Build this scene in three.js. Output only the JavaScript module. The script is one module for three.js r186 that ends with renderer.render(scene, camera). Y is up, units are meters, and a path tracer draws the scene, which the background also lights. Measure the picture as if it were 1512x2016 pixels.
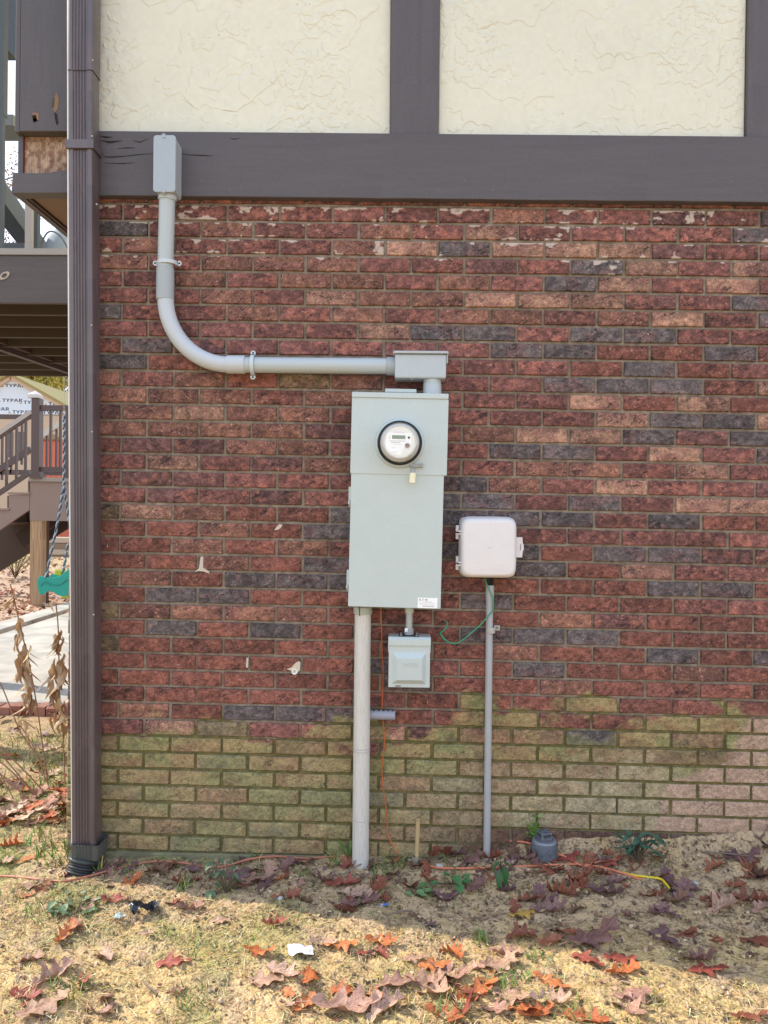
import * as THREE from 'three';
import { mergeGeometries, toCreasedNormals } from 'three/addons/utils/BufferGeometryUtils.js';
import { RoundedBoxGeometry } from 'three/addons/geometries/RoundedBoxGeometry.js';
import { TextGeometry } from 'three/addons/geometries/TextGeometry.js';
import { FontLoader } from 'three/addons/loaders/FontLoader.js';

// ---------------------------------------------------------------- camera, sky, sun, exposure
const scene = new THREE.Scene();
const camera = new THREE.PerspectiveCamera(67.32, 0.75, 0.05, 600);
camera.position.set(1.08905, 1.3993, 2.95591);
camera.rotation.set(-0.0071138, 0.021964, 0.011485, 'YXZ');
camera.updateMatrixWorld(true);

const SUN_AZ = [-1, -0.285], SUN_EL = 38 * Math.PI / 180;
const sunDir = new THREE.Vector3(SUN_AZ[0], 0, SUN_AZ[1]).normalize().multiplyScalar(Math.cos(SUN_EL));
sunDir.y = Math.sin(SUN_EL);
const sun = new THREE.DirectionalLight(new THREE.Color().setRGB(1.0, 0.9, 0.74), 2.15);
sun.position.copy(sunDir).multiplyScalar(30);
sun.castShadow = true;
sun.shadow.mapSize.set(4096, 4096);
Object.assign(sun.shadow.camera, { left: -14, right: 14, top: 14, bottom: -14, near: 1, far: 80 });
sun.shadow.radius = 1;
scene.add(sun, sun.target);

{ // clear autumn sky: pale at the horizon, blue overhead, brighter round the sun
  const w = 256, h = 128, d = new Float32Array(w * h * 4), v = new THREE.Vector3();
  for (let j = 0; j < h; j++) for (let i = 0; i < w; i++) {
    const th = (j + 0.5) / h * Math.PI - Math.PI / 2, ph = ((i + 0.5) / w - 0.5) * 2 * Math.PI;
    v.set(Math.cos(th) * Math.cos(ph), Math.sin(th), Math.cos(th) * Math.sin(ph));
    const up = Math.max(0, v.y), k = Math.pow(1 - up, 2.2);
    const g = Math.max(0, v.dot(sunDir)), glow = 0.5 * Math.pow(g, 8) + 0.9 * Math.pow(g, 60);
    const o = (j * w + i) * 4, S = 0.62;
    d[o] = S * (0.50 + 0.52 * k + glow); d[o + 1] = S * (0.66 + 0.40 * k + glow * 0.95); d[o + 2] = S * (0.93 + 0.17 * k + glow * 0.85); d[o + 3] = 1;
  }
  const t = new THREE.DataTexture(d, w, h, THREE.RGBAFormat, THREE.FloatType);
  t.mapping = THREE.EquirectangularReflectionMapping; t.magFilter = THREE.LinearFilter; t.minFilter = THREE.LinearFilter; t.needsUpdate = true;
  scene.background = t; scene.environment = t;
}
const renderer = new THREE.WebGLRenderer({ antialias: true });
renderer.setSize(768, 1024);
renderer.toneMapping = THREE.LinearToneMapping;
renderer.toneMappingExposure = 2.95;
renderer.shadowMap.enabled = true;

// ---------------------------------------------------------------- helpers
function rngOf(seed) { let a = seed >>> 0; return () => { a = (a + 0x6D2B79F5) | 0; let t = Math.imul(a ^ (a >>> 15), 1 | a); t = (t + Math.imul(t ^ (t >>> 7), 61 | t)) ^ t; return ((t ^ (t >>> 14)) >>> 0) / 4294967296; }; }
const rnd = rngOf(20241);
const rr = (a, b) => a + (b - a) * rnd();
const PT = new Float32Array(65536); { const q = rngOf(77); for (let i = 0; i < 65536; i++) PT[i] = q(); }
function vn(x, y) { // value noise 0..1
  const xi = Math.floor(x), yi = Math.floor(y), fx = x - xi, fy = y - yi, u = fx * fx * (3 - 2 * fx), v = fy * fy * (3 - 2 * fy);
  const a = (xi * 157 + yi * 7919) & 65535, b = (a + 157) & 65535, c = (a + 7919) & 65535, e = (a + 8076) & 65535;
  return (PT[a] + (PT[b] - PT[a]) * u) * (1 - v) + (PT[c] + (PT[e] - PT[c]) * u) * v;
}
function fbm(x, y, o = 4) { let s = 0, a = 0.5, n = 0; for (let i = 0; i < o; i++) { s += a * vn(x, y); n += a; x = x * 2.03 + 17.1; y = y * 2.01 + 9.7; a *= 0.5; } return s / n; }
function hash(i, j, k = 0) { const s = Math.sin(i * 127.1 + j * 311.7 + k * 74.7) * 43758.5453; return s - Math.floor(s); }
const clamp = (v, a = 0, b = 1) => Math.min(b, Math.max(a, v));
const sst = (a, b, x) => { const t = clamp((x - a) / (b - a)); return t * t * (3 - 2 * t); };
const lerp = (a, b, t) => a + (b - a) * t;
const V = (x, y, z) => new THREE.Vector3(x, y, z);
// where the sight line of a photo pixel meets the plane z = const (walls), or y = const (ground)
function sight(px, py) { return V((px - 756) / 1514, -(py - 1008) / 1514, -1).applyQuaternion(camera.quaternion); }
function W(px, py, z = 0) { const d = sight(px, py); return d.multiplyScalar((z - camera.position.z) / d.z).add(camera.position); }
function level(px, py, h) { const d = sight(px, py); return d.multiplyScalar((h - camera.position.y) / d.y).add(camera.position); }
function G(px, py) { // on the terrain
  let h = 0.03, p;
  for (let i = 0; i < 8; i++) { const d = sight(px, py); p = d.multiplyScalar((h - camera.position.y) / d.y).add(camera.position); h = H(p.x, p.z); }
  p.y = h; return p;
}
const taken = {};
function numbered(n) { const c = taken[n] = (taken[n] ?? -1) + 1; return c ? `${n}_${String(c).padStart(3, '0')}` : n; }
function tag(o, label, category, group, kind) { if (label) o.userData.label = label; if (category) o.userData.category = category; if (group) o.userData.group = group; if (kind) o.userData.kind = kind; return o; }
function thing(name, label, category, pos, group) { const o = new THREE.Group(); o.name = numbered(name); if (pos) o.position.copy(pos); scene.add(o); o.updateMatrixWorld(true); return tag(o, label, category, group); }
function single(name, geo, mat, label, category, group) { const m = new THREE.Mesh(geo, mat); m.name = numbered(name); scene.add(m); return tag(m, label, category, group); }
function part(parent, name, geo, mat, label) { const m = new THREE.Mesh(geo, mat); m.name = name; parent.add(m); if (label) m.userData.label = label; return m; }
function structure(name, geo, mat) { const m = new THREE.Mesh(geo, mat); m.name = name; m.userData.kind = 'structure'; scene.add(m); return m; }
function merge(list) { const a = list.map(g => { g = g.index ? g.toNonIndexed() : g; for (const k of Object.keys(g.attributes)) if (!['position', 'normal', 'uv'].includes(k)) g.deleteAttribute(k); return g; }); return mergeGeometries(a); }
const srgb = (r, g, b) => new THREE.Color().setRGB(r / 255, g / 255, b / 255, THREE.SRGBColorSpace);
function M(r, g, b, rough = 0.8, opt = {}) { return new THREE.MeshPhysicalMaterial({ color: srgb(r, g, b), roughness: rough, side: THREE.DoubleSide, ...opt }); }
function box(a, b) { const g = new THREE.BoxGeometry(Math.abs(b.x - a.x), Math.abs(b.y - a.y), Math.abs(b.z - a.z)); g.translate((a.x + b.x) / 2, (a.y + b.y) / 2, (a.z + b.z) / 2); return boxUV(g); }
function bbox(x0, x1, y0, y1, z0, z1, r = 0.003) { const g = new RoundedBoxGeometry(x1 - x0, y1 - y0, z1 - z0, 2, Math.min(r, (x1 - x0) / 2.1, (y1 - y0) / 2.1, (z1 - z0) / 2.1)); g.translate((x0 + x1) / 2, (y0 + y1) / 2, (z0 + z1) / 2); return boxUV(g); }
function boxUV(g) { // uv in metres, by the way each face points
  if (g.index) g = g.toNonIndexed();
  const p = g.attributes.position, n = g.attributes.normal, uv = new Float32Array(p.count * 2);
  for (let i = 0; i < p.count; i++) { const ax = Math.abs(n.getX(i)), ay = Math.abs(n.getY(i)), az = Math.abs(n.getZ(i)); const [u, v] = az >= ax && az >= ay ? [p.getX(i), p.getY(i)] : ax >= ay ? [p.getZ(i), p.getY(i)] : [p.getX(i), p.getZ(i)]; uv[2 * i] = u; uv[2 * i + 1] = v; }
  g.setAttribute('uv', new THREE.BufferAttribute(uv, 2)); return g;
}
function poly(pts, z0, z1, bevel = 0) { // closed outline in x, y drawn out from z0 to z1
  const s = new THREE.Shape(pts.map(p => new THREE.Vector2(p[0], p[1])));
  const g = new THREE.ExtrudeGeometry(s, { depth: z1 - z0 - 2 * bevel, bevelEnabled: bevel > 0, bevelThickness: bevel, bevelSize: bevel, bevelOffset: -bevel, bevelSegments: 2, curveSegments: 6 });
  g.translate(0, 0, z0 + bevel); return g;
}
function rrect(x0, x1, y0, y1, r) { const s = new THREE.Shape(); s.moveTo(x0 + r, y0); s.lineTo(x1 - r, y0); s.absarc(x1 - r, y0 + r, r, -Math.PI / 2, 0); s.lineTo(x1, y1 - r); s.absarc(x1 - r, y1 - r, r, 0, Math.PI / 2); s.lineTo(x0 + r, y1); s.absarc(x0 + r, y1 - r, r, Math.PI / 2, Math.PI); s.lineTo(x0, y0 + r); s.absarc(x0 + r, y0 + r, r, Math.PI, 1.5 * Math.PI); return s; }
function plate(x0, x1, y0, y1, z0, z1, r = 0.004, b = 0.002) { const g = new THREE.ExtrudeGeometry(rrect(x0 + b, x1 - b, y0 + b, y1 - b, Math.max(0.0005, r - b)), { depth: Math.max(1e-4, z1 - z0 - 2 * b), bevelEnabled: true, bevelThickness: b, bevelSize: b, bevelSegments: 3, curveSegments: 6 }); g.translate(0, 0, z0 + b); return g; }
function tube(pts, r, seg = 40, rad = 14, closed = false) { const c = new THREE.CatmullRomCurve3(pts, closed, 'catmullrom', 0.5); return new THREE.TubeGeometry(c, seg, r, rad, closed); }
function rod(a, b, r0, r1 = r0, rad = 16, caps = true) { // cylinder from a to b
  const d = b.clone().sub(a), g = new THREE.CylinderGeometry(r1, r0, d.length(), rad, 1, !caps); g.translate(0, d.length() / 2, 0);
  g.applyQuaternion(new THREE.Quaternion().setFromUnitVectors(V(0, 1, 0), d.normalize())); g.translate(a.x, a.y, a.z); return g;
}
function lathe(a, b, prof, rad = 28) { // prof: [distance along a->b, radius]
  const d = b.clone().sub(a).normalize(), g = new THREE.LatheGeometry(prof.map(p => new THREE.Vector2(Math.max(1e-5, p[1]), p[0])), rad);
  g.applyQuaternion(new THREE.Quaternion().setFromUnitVectors(V(0, 1, 0), d)); g.translate(a.x, a.y, a.z); return g;
}
function beam(a, b, w, h, up = V(0, 1, 0)) { // rectangular bar from a to b: w across, h along up
  const d = b.clone().sub(a), L = d.length(), g = boxUV(new THREE.BoxGeometry(w, h, L)); g.translate(0, 0, L / 2);
  const z = d.normalize(), x = up.clone().cross(z).normalize(), y = z.clone().cross(x), m = new THREE.Matrix4().makeBasis(x, y, z); m.setPosition(a); g.applyMatrix4(m); return g;
}
function dataTex(w, h, fn, color = true) {
  const d = new Uint8Array(w * h * 4), c = [0, 0, 0];
  for (let j = 0; j < h; j++) for (let i = 0; i < w; i++) { fn(i, j, c); const o = (j * w + i) * 4; d[o] = clamp(c[0], 0, 255); d[o + 1] = clamp(c[1], 0, 255); d[o + 2] = clamp(c[2], 0, 255); d[o + 3] = 255; }
  const t = new THREE.DataTexture(d, w, h, THREE.RGBAFormat); t.magFilter = THREE.LinearFilter; t.minFilter = THREE.LinearMipmapLinearFilter; t.generateMipmaps = true; t.wrapS = t.wrapT = THREE.RepeatWrapping; if (color) t.colorSpace = THREE.SRGBColorSpace; t.needsUpdate = true; return t;
}
function rep(t, mx, my) { const c = t.clone(); c.repeat.set(1 / mx, 1 / my); c.needsUpdate = true; return c; }
// terrain: rises along the wall to the right, falls gently away from it
function H(x, z) {
  const along = lerp(0.022, 0.07, sst(0.3, 2.0, x)) + 0.085 * sst(0.85, 2.5, x) * Math.exp(-Math.max(0, z) / 0.11), away = -0.03 * clamp(z, 0, 1.6) - 0.035 * sst(0.3, 0.0, z) * sst(0.3, -0.2, x);
  const near = sst(-3, -0.2, z) * sst(-3.5, -0.6, x);
  const bumps = (fbm(x * 2.3 + 5, z * 2.3, 3) - 0.5) * 0.05 + (fbm(x * 9, z * 9 + 3, 3) - 0.5) * 0.026;
  let h = lerp(0.0, along, sst(-0.9, 0.1, x) * sst(-1.5, 0, z)) + away * sst(-0.3, 0.2, z) + bumps * near * sst(5, 3, Math.abs(z));
  h += 1.3 * sst(-17, -45, z) ; // the lawn climbs behind the timber wall
  return h;
}
// ---------------------------------------------------------------- brick wall
const PH = 0.2032, PV = 0.06435, SL = -0.0075, Y0 = 2.56, XL = -0.204, XR = 3.45, BACK = -0.009;
const JT = 0.0105;
const courseY = (k, x) => Y0 - k * PV + SL * x;
const TX = -0.24, TW = 3.74, TY = -0.06, TH = 2.72;
// tone of every brick in view, course by course from the top (odd courses start one half brick further left)
// r maroon, m maroon to dark, d dark purple grey, o orange brown, t light tan, b brick red, k olive brown
const TONES = ['rrrrrrmrrrrrr', 'rrrrrrrromrmrd', 'drorrortrrrrd', 'rorrrotdtttmrr', 'orooorrmrdtrt', 'rrorooro' + 'rdtrtr', 'rrortootttmrd', 'drrororoorotrd', 'rrrrrtddrddrr', 'bdmrrrrrddbbdr', 'dbrrrrrrrbdbr', 'orobkorrrdddbt', 'oooroorrrtbtb', 'motoorrrrrtddt', 'oooomrrottdmd', 'bmmoorrrddrtrd', 'rtrmorrroortr', 'mmmrrrrdortrrm', 'rmrmrrddrdrtt', 'ktobbdrdddrdbb', 'bbobdrrdrrrrr', 'bboborrddbddmm', 'bbobdrrddbtrr', 'kobdddrrbbbddb', 'bddbbrrdbbbrr', 'koooobrbbombbb', 'bdbdbrbdddbbb', 'kbbbbbrbobbdbd', 'bbbbbdrbdbbob', 'bbbbbbdbbobbbb', 'bbbbbrbbbbbbb', 'bobdddbbbbbbbb'];
const PAL = { r: [122, 78, 71], m: [110, 75, 71], d: [98, 87, 86], o: [140, 96, 79], t: [164, 123, 102], b: [131, 80, 66], k: [112, 92, 70] };
function brickAt(k, j) { // j counts from -1 in odd courses, from 0 in even ones
  const s = TONES[k]; const i = k % 2 ? j + 1 : j;
  if (s && i >= 0 && i < s.length) return s[i];
  const q = hash(k, j, 3); return q < 0.35 ? 'r' : q < 0.55 ? 'b' : q < 0.7 ? 'd' : q < 0.85 ? 'o' : q < 0.93 ? 't' : 'm';
}
function stain(x, y, jit) { // what has settled on the lower courses: moss, tan mud, pinkish mud
  const row = (Y0 - (y - SL * x)) / PV;
  const n = fbm(x * 5 + 3, y * 9, 4) - 0.5, n2 = fbm(x * 22, y * 30 + 9, 3) - 0.5;
  const edge = lerp(31.5, 29.5, sst(0.95, 1.3, x)) + n * 5 + jit * 1.7 - n2 * 1.6;
  let moss = sst(edge - 0.25, edge + 0.75, row);
  let mud = sst(31.6 + n * 4, 34.6 + n * 3, row) * lerp(0.22, 1, sst(0.9, 1.9, x + n * 0.5));
  const pinkEdge = 2.42 - 0.028 * (row - 29.8) - sst(32.2, 34.2, row) * 0.18 + n * 0.1 + n2 * 0.05;
  const pink = sst(pinkEdge - 0.02, pinkEdge + 0.03, x) * sst(29.3 + n * 2, 30.2 + n * 2, row);
  const bare = sst(37.02, 37.1, row) * sst(1.2, 1.6, x + n * 0.3);
  moss *= 1 - 0.85 * bare; mud *= 1 - bare;
  return { row, moss, mud, pink: pink * (1 - bare), bare, n, n2 };
}
const WTW = 2048, WTH = 1536;
const wallBump = new Uint8Array(WTW * WTH);
const wallTex = dataTex(WTW, WTH, (i, j, c) => {
  const x = TX + (i + 0.5) / WTW * TW, y = TY + (j + 0.5) / WTH * TH, yc = y - SL * x;
  const k = Math.ceil((Y0 - yc) / PV), jx = k % 2 ? Math.floor(x / PH) : Math.floor(x / PH + 0.5);
  const tone = brickAt(k, jx), P = PAL[tone], h1 = hash(k, jx, 1), h2 = hash(k, jx, 2);
  const ox = h1 * 31, oy = h2 * 47;
  const big = fbm(x * 14 + ox, y * 22 + oy, 3), mid = fbm(x * 55 + ox, y * 70 + oy, 3), fine = fbm(x * 210, y * 230, 2);
  const wx = (mid - 0.5) * 1.6, cr = Math.abs(fbm(x * 26 + oy + wx, y * 44 + ox + wx, 3) - 0.5) * 2; // wavy tears in the face
  const crk = 1 - sst(0.0, 0.085, cr), crkAmt = crk * (0.55 + 0.45 * sst(0.4, 0.6, big));
  let m = 0.86 + 0.22 * h1 + (mid - 0.5) * 0.62 + (fine - 0.5) * 0.46;
  let r = P[0], g = P[1], b = P[2];
  if (tone === 't' || tone === 'o' || tone === 'b') { const q = sst(0.42, 0.68, big + (mid - 0.5) * 0.7) * (tone === 'b' ? 0.35 : 0.6); r = lerp(r, 108, q); g = lerp(g, 70, q); b = lerp(b, 66, q); }
  else if (tone === 'r' || tone === 'm') { const q = sst(0.5, 0.72, big + (mid - 0.5) * 0.5) * 0.5; r = lerp(r, 150, q); g = lerp(g, 92, q); b = lerp(b, 76, q); }
  else { const q = sst(0.5, 0.75, big) * 0.45; r = lerp(r, 112, q); g = lerp(g, 74, q); b = lerp(b, 70, q); }
  r *= m; g *= m; b *= m;
  const fl = sst(0.74, 0.86, vn(x * 300 + ox, y * 320)) * sst(0.45, 0.62, mid) * (tone === 't' || tone === 'o' ? 0.75 : 0.4); r = lerp(r, 205, fl); g = lerp(g, 165, fl); b = lerp(b, 138, fl);
  r *= 1 - 0.46 * crkAmt; g *= 1 - 0.46 * crkAmt; b *= 1 - 0.42 * crkAmt;
  // old cream paint left on the top courses, and stray spots of it lower down
  const row = (Y0 - yc) / PV, fr = row - Math.floor(row), pn = fbm(x * 17, y * 24 + 40, 4);
  let paint = 0;
  if (k <= 4 && k >= 1) { const edge = Math.max(sst(0.34, 0.14, fr), 0.55 * sst(0.78, 0.86, fr)); paint = sst(0.665 + 0.03 * k, 0.7 + 0.03 * k, pn + 0.17 * edge) * sst(0.3, 0.55, mid + 0.1); }
  const sp = vn(x * 130 + 7, y * 130); if (sp > 0.955 && hash(k, jx, 9) > 0.45) paint = Math.max(paint, sst(0.955, 0.985, sp));
  r = lerp(r, 196, paint * 0.9); g = lerp(g, 178, paint * 0.9); b = lerp(b, 164, paint * 0.9);
  // moss and mud
  const s = stain(x, y, h2 - 0.5), grain = 0.9 + (mid - 0.5) * 0.26 + (fine - 0.5) * 0.3 - 0.2 * crkAmt;
  const gq = sst(0.35, 0.65, fbm(x * 7, y * 12 + 4, 3) + (h1 - 0.5) * 0.35);
  const ms = s.moss * (hash(k, jx, 6) > 0.7 ? 0.66 : 1) * clamp(0.88 + (big - 0.5) * 0.7 + s.n2 * 0.6, 0, 0.95);
  r = lerp(r, lerp(156, 132, gq) * grain * 1.1, ms); g = lerp(g, lerp(136, 130, gq) * grain * 1.1, ms); b = lerp(b, lerp(92, 84, gq) * grain * 1.1, ms);
  const mu = s.mud * clamp(0.8 + (big - 0.5) * 0.9 + s.n2, 0, 0.95); r = lerp(r, 172 * grain * 1.1, mu); g = lerp(g, 154 * grain * 1.1, mu); b = lerp(b, 124 * grain * 1.1, mu);
  const pk = s.pink * 0.9; r = lerp(r, 186 * grain * 1.06, pk); g = lerp(g, 152 * grain * 1.06, pk); b = lerp(b, 130 * grain * 1.06, pk);
  if (s.bare > 0) { const q = s.bare * 0.7; r = lerp(r, 96 * m, q); g = lerp(g, 72 * m, q); b = lerp(b, 60 * m, q); }
  c[0] = r; c[1] = g; c[2] = b;
  wallBump[j * WTW + i] = clamp(255 * (0.25 + 0.5 * mid + 0.25 * fine - 0.35 * crkAmt + 0.06 * paint + 0.1 * (big - 0.5)), 0, 255);
});
const wallBumpTex = dataTex(WTW, WTH, (i, j, c) => { c[0] = c[1] = c[2] = wallBump[j * WTW + i]; }, false);
const brickMat = new THREE.MeshStandardMaterial({ map: wallTex, bumpMap: wallBumpTex, bumpScale: 0.005, roughness: 0.92, side: THREE.DoubleSide });
const mortarTex = dataTex(1024, 768, (i, j, c) => {
  const x = TX + (i + 0.5) / 1024 * TW, y = TY + (j + 0.5) / 768 * TH, s = stain(x, y, 0);
  const n = fbm(x * 60, y * 60, 3), n3 = fbm(x * 6 + 4, y * 8, 3), m = 0.78 + 0.44 * n;
  let r = lerp(150, 122, n3) * m, g = lerp(137, 106, n3) * m, b = lerp(123, 88, n3) * m;
  const gm = clamp(Math.max(s.moss, 0.5 * s.mud, s.pink * 0.25) * (0.55 + 0.9 * (n3 - 0.15)), 0, 0.8);
  r = lerp(r, lerp(90, 108, n) * m, gm); g = lerp(g, lerp(92, 96, n) * m, gm); b = lerp(b, 48 * m, gm);
  c[0] = r; c[1] = g; c[2] = b;
});
const mortarBump = dataTex(512, 512, (i, j, c) => { c[0] = c[1] = c[2] = 255 * fbm(i / 6, j / 6, 3); }, false);
const mortarMat = new THREE.MeshStandardMaterial({ map: mortarTex, roughness: 0.95, side: THREE.DoubleSide });
const wallUV = (g) => { const p = g.attributes.position, uv = new Float32Array(p.count * 2); for (let i = 0; i < p.count; i++) { uv[2 * i] = (p.getX(i) - TX) / TW; uv[2 * i + 1] = (p.getY(i) - TY) / TH; } g.setAttribute('uv', new THREE.BufferAttribute(uv, 2)); return g; };
function brickGeo(x0, x1, k, depth = 0.03) {
  const q = rngOf(k * 1000 + Math.round(x0 * 977) + 5), L = x1 - x0, e = 0.0032, jx = (q() - 0.5) * 0.003, proud = (q() - 0.5) * 0.003;
  const cols = [0, e, L * 0.35, L * 0.65, L - e, L], rows = [0, e, PV - JT - e, PV - JT], pos = [], idx = [], ty = (q() - 0.5) * 0.004, tz = (q() - 0.5) * 0.003;
  for (let b = 0; b < 4; b++) for (let a = 0; a < 6; a++) {
    const border = a === 0 || a === 5 || b === 0 || b === 3, x = x0 + cols[a] + jx + (q() - 0.5) * 0.0018;
    const y = courseY(k, x) + JT / 2 + rows[b] + (cols[a] / L - 0.5) * ty + (q() - 0.5) * 0.0022, z = (border ? -0.003 - q() * 0.0015 : proud + (q() - 0.5) * 0.0012) + (cols[a] / L - 0.5) * tz;
    pos.push(x, y, z);
  }
  for (let b = 0; b < 3; b++) for (let a = 0; a < 5; a++) { const i = b * 6 + a; idx.push(i, i + 1, i + 7, i, i + 7, i + 6); }
  const ring = []; for (let a = 0; a < 6; a++) ring.push(a); for (let b = 1; b < 4; b++) ring.push(b * 6 + 5); for (let a = 4; a >= 0; a--) ring.push(18 + a); for (let b = 2; b > 0; b--) ring.push(b * 6);
  const base = pos.length / 3; for (const i of ring) pos.push(pos[i * 3], pos[i * 3 + 1], -depth);
  for (let i = 0; i < ring.length; i++) { const j = (i + 1) % ring.length; idx.push(ring[i], base + i, base + j, ring[i], base + j, ring[j]); }
  const g = new THREE.BufferGeometry(); g.setAttribute('position', new THREE.Float32BufferAttribute(pos, 3)); g.setIndex(idx); g.computeVertexNormals(); return wallUV(g);
}
const house = thing('house', 'half timbered house with brick lower wall and cream stucco above', 'house', V(0, 0, 0));
const wall = part(house, 'brick_wall', wallUV(box(V(XL + 0.006, -0.3, BACK), V(XR, 2.66, -0.24))), mortarMat, 'mortar of the brick wall, green with moss low down');
{
  const bricks = [];
  for (let k = 0; k <= 39; k++) for (let j = -1; j <= 17; j++) {
    let x0, x1; if (k % 2) { x0 = j * PH; x1 = x0 + PH; } else { x0 = (j - 0.5) * PH; x1 = x0 + PH; if (j === -1) { x0 = -PH; x1 = -0.5 * PH; } }
    if (x0 < -PH - 1e-6) x0 = -PH; if (x1 > XR) x1 = XR; if (x1 - x0 < 0.04) continue;
    const ya = Y0 - k * PV + SL * (x0 + x1) / 2, cx = (x0 + x1) / 2;
    // how much of it the photo shows: cut by the frame, the ground, and what hangs on the wall
    const vis = (a, b) => Math.max(0, Math.min(x1, b) - Math.max(x0, a));
    let area = vis(-0.08, 2.45) * (k === 0 ? 0.35 : 1); const py = ya + PV / 2;
    if (py > 0.98 && py < 1.82) area -= vis(0.9, 1.28); if (py > 0.7 && py < 0.93) area -= vis(1.05, 1.22); if (py > 1.09 && py < 1.34) area -= vis(1.31, 1.55);
    if (py > 0.05 && py < 1.0) area -= vis(0.93, 0.99) + vis(1.42, 1.45); if (py > 1.88 && py < 1.98) area -= vis(0.3, 1.27) * 0.9; if (py > 2.1) area -= vis(0.14, 0.21); if (py > 1.9 && py <= 2.1) area -= vis(0.16, 0.4) * 0.7;
    if (ya < H(cx, 0.01)) area *= 0.3; if (ya + PV < H(cx, 0.01) - 0.02) area = 0;
    bricks.push({ x0: x0 + JT / 2, x1: x1 - JT / 2, k, area: area + 1e-4 * (20 - k) * 0.01 + hash(k, j, 5) * 1e-3 });
  }
  bricks.sort((a, b) => b.area - a.area);
  const rest = [];
  bricks.forEach((b, i) => { const g = brickGeo(b.x0, b.x1, b.k); if (i < 300) part(wall, 'brick', g, brickMat); else rest.push(g); });
  const m = part(wall, 'brickwork', merge(rest), brickMat); m.userData.kind = 'stuff';
  // the return round the corner: courses seen end on
  const side = [];
  for (let k = 0; k <= 39; k++) for (let j = 0; j < 14; j++) {
    const z1 = (k % 2 ? -0.1 : 0) - j * PH + (k % 2 ? 0 : 0), z0 = z1 - PH + JT; if (k % 2 === 0 && j === 0) { }
    const g = new RoundedBoxGeometry(0.04, PV - JT, PH - JT, 1, 0.003); g.translate(-PH + JT / 2 + 0.0185, courseY(k, -PH) + PV / 2, (z0 + z1) / 2 - (k % 2 ? 0 : 0.004) - 0.006); side.push(wallUV(g));
  }
  const sm = part(wall, 'return_brickwork', merge(side), brickMat); sm.userData.kind = 'stuff';
}
// ---------------------------------------------------------------- painted timber and stucco above
const woodBump = dataTex(512, 512, (i, j, c) => { const x = i / 512, y = j / 512; const w = fbm(x * 5, y * 90, 4), l = 1 - sst(0, 0.05, Math.abs(fbm(x * 3 + 9, y * 26, 3) - 0.5)); c[0] = c[1] = c[2] = 255 * clamp(0.3 + 0.5 * w - 0.35 * l * sst(0.5, 0.7, fbm(x * 4, y * 6, 2))); }, false);
const timberTex = dataTex(512, 512, (i, j, c) => { const x = i / 512, y = j / 512, n = 0.93 + 0.1 * fbm(x * 4, y * 50, 3) + 0.06 * (vn(x * 200, y * 200) - 0.5); const sp = vn(x * 90 + 4, y * 90) > 0.985 ? 0.35 : 0; c[0] = lerp(89 * n, 170, sp); c[1] = lerp(82 * n, 165, sp); c[2] = lerp(84 * n, 160, sp); });
const timber = new THREE.MeshPhysicalMaterial({ map: timberTex, bumpMap: woodBump, bumpScale: 0.0012, roughness: 0.62, side: THREE.DoubleSide });
const timberV = timber.clone(); timberV.map = timberTex.clone(); timberV.map.rotation = Math.PI / 2; timberV.bumpMap = woodBump.clone(); timberV.bumpMap.rotation = Math.PI / 2;
const stuccoBump = dataTex(2048, 1366, (i, j, c) => {
  const x = i / 2048 * 4.8, y = j / 1366 * 3.2, wx = fbm(x * 9, y * 9, 3) - 0.5;
  const lay = fbm(x * 4.5 + wx * 0.7, y * 6.5 + wx * 0.9, 4), lay2 = fbm(x * 8 + 31 - wx, y * 10 + wx, 4), zone = sst(0.46, 0.6, fbm(x * 3.3 + 3, y * 3.3 + 8, 2));
  const step = sst(0.50, 0.513, lay) * 0.36 + sst(0.6, 0.612, lay2) * 0.28 + zone * 0.34 * sst(0.5, 0.56, fbm(x * 42, y * 42, 3)) ;
  c[0] = c[1] = c[2] = 255 * clamp(0.1 + step + 0.05 * vn(x * 150, y * 150) + 0.08 * fbm(x * 20, y * 20, 2));
}, false);
const stuccoTex = dataTex(1024, 683, (i, j, c) => { const x = i / 1024 * 4.8, y = j / 683 * 3.2; const n = 0.975 + 0.04 * fbm(x * 3, y * 3, 3) + 0.025 * (vn(x * 60, y * 60) - 0.5); const g = fbm(x * 2.2 + 8, y * 2 + 1, 3); const sp = vn(x * 60 + 2, y * 60 + 7) > 0.993 ? 0.5 : 0; c[0] = lerp(lerp(226, 219, g) * n, 120, sp); c[1] = lerp(lerp(219, 214, g) * n, 105, sp); c[2] = lerp(lerp(198, 196, g) * n, 90, sp); });
const once = t => { const c = rep(t, 4.8, 3.2); c.offset.set(0.5 / 4.8, -2.6 / 3.2); return c; };
const stucco = new THREE.MeshStandardMaterial({ map: once(stuccoTex), bumpMap: once(stuccoBump), bumpScale: 0.0058, roughness: 0.88, side: THREE.DoubleSide });
const ZB = 0.036, ZV = 0.028, TOP = 5.6;
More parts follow.
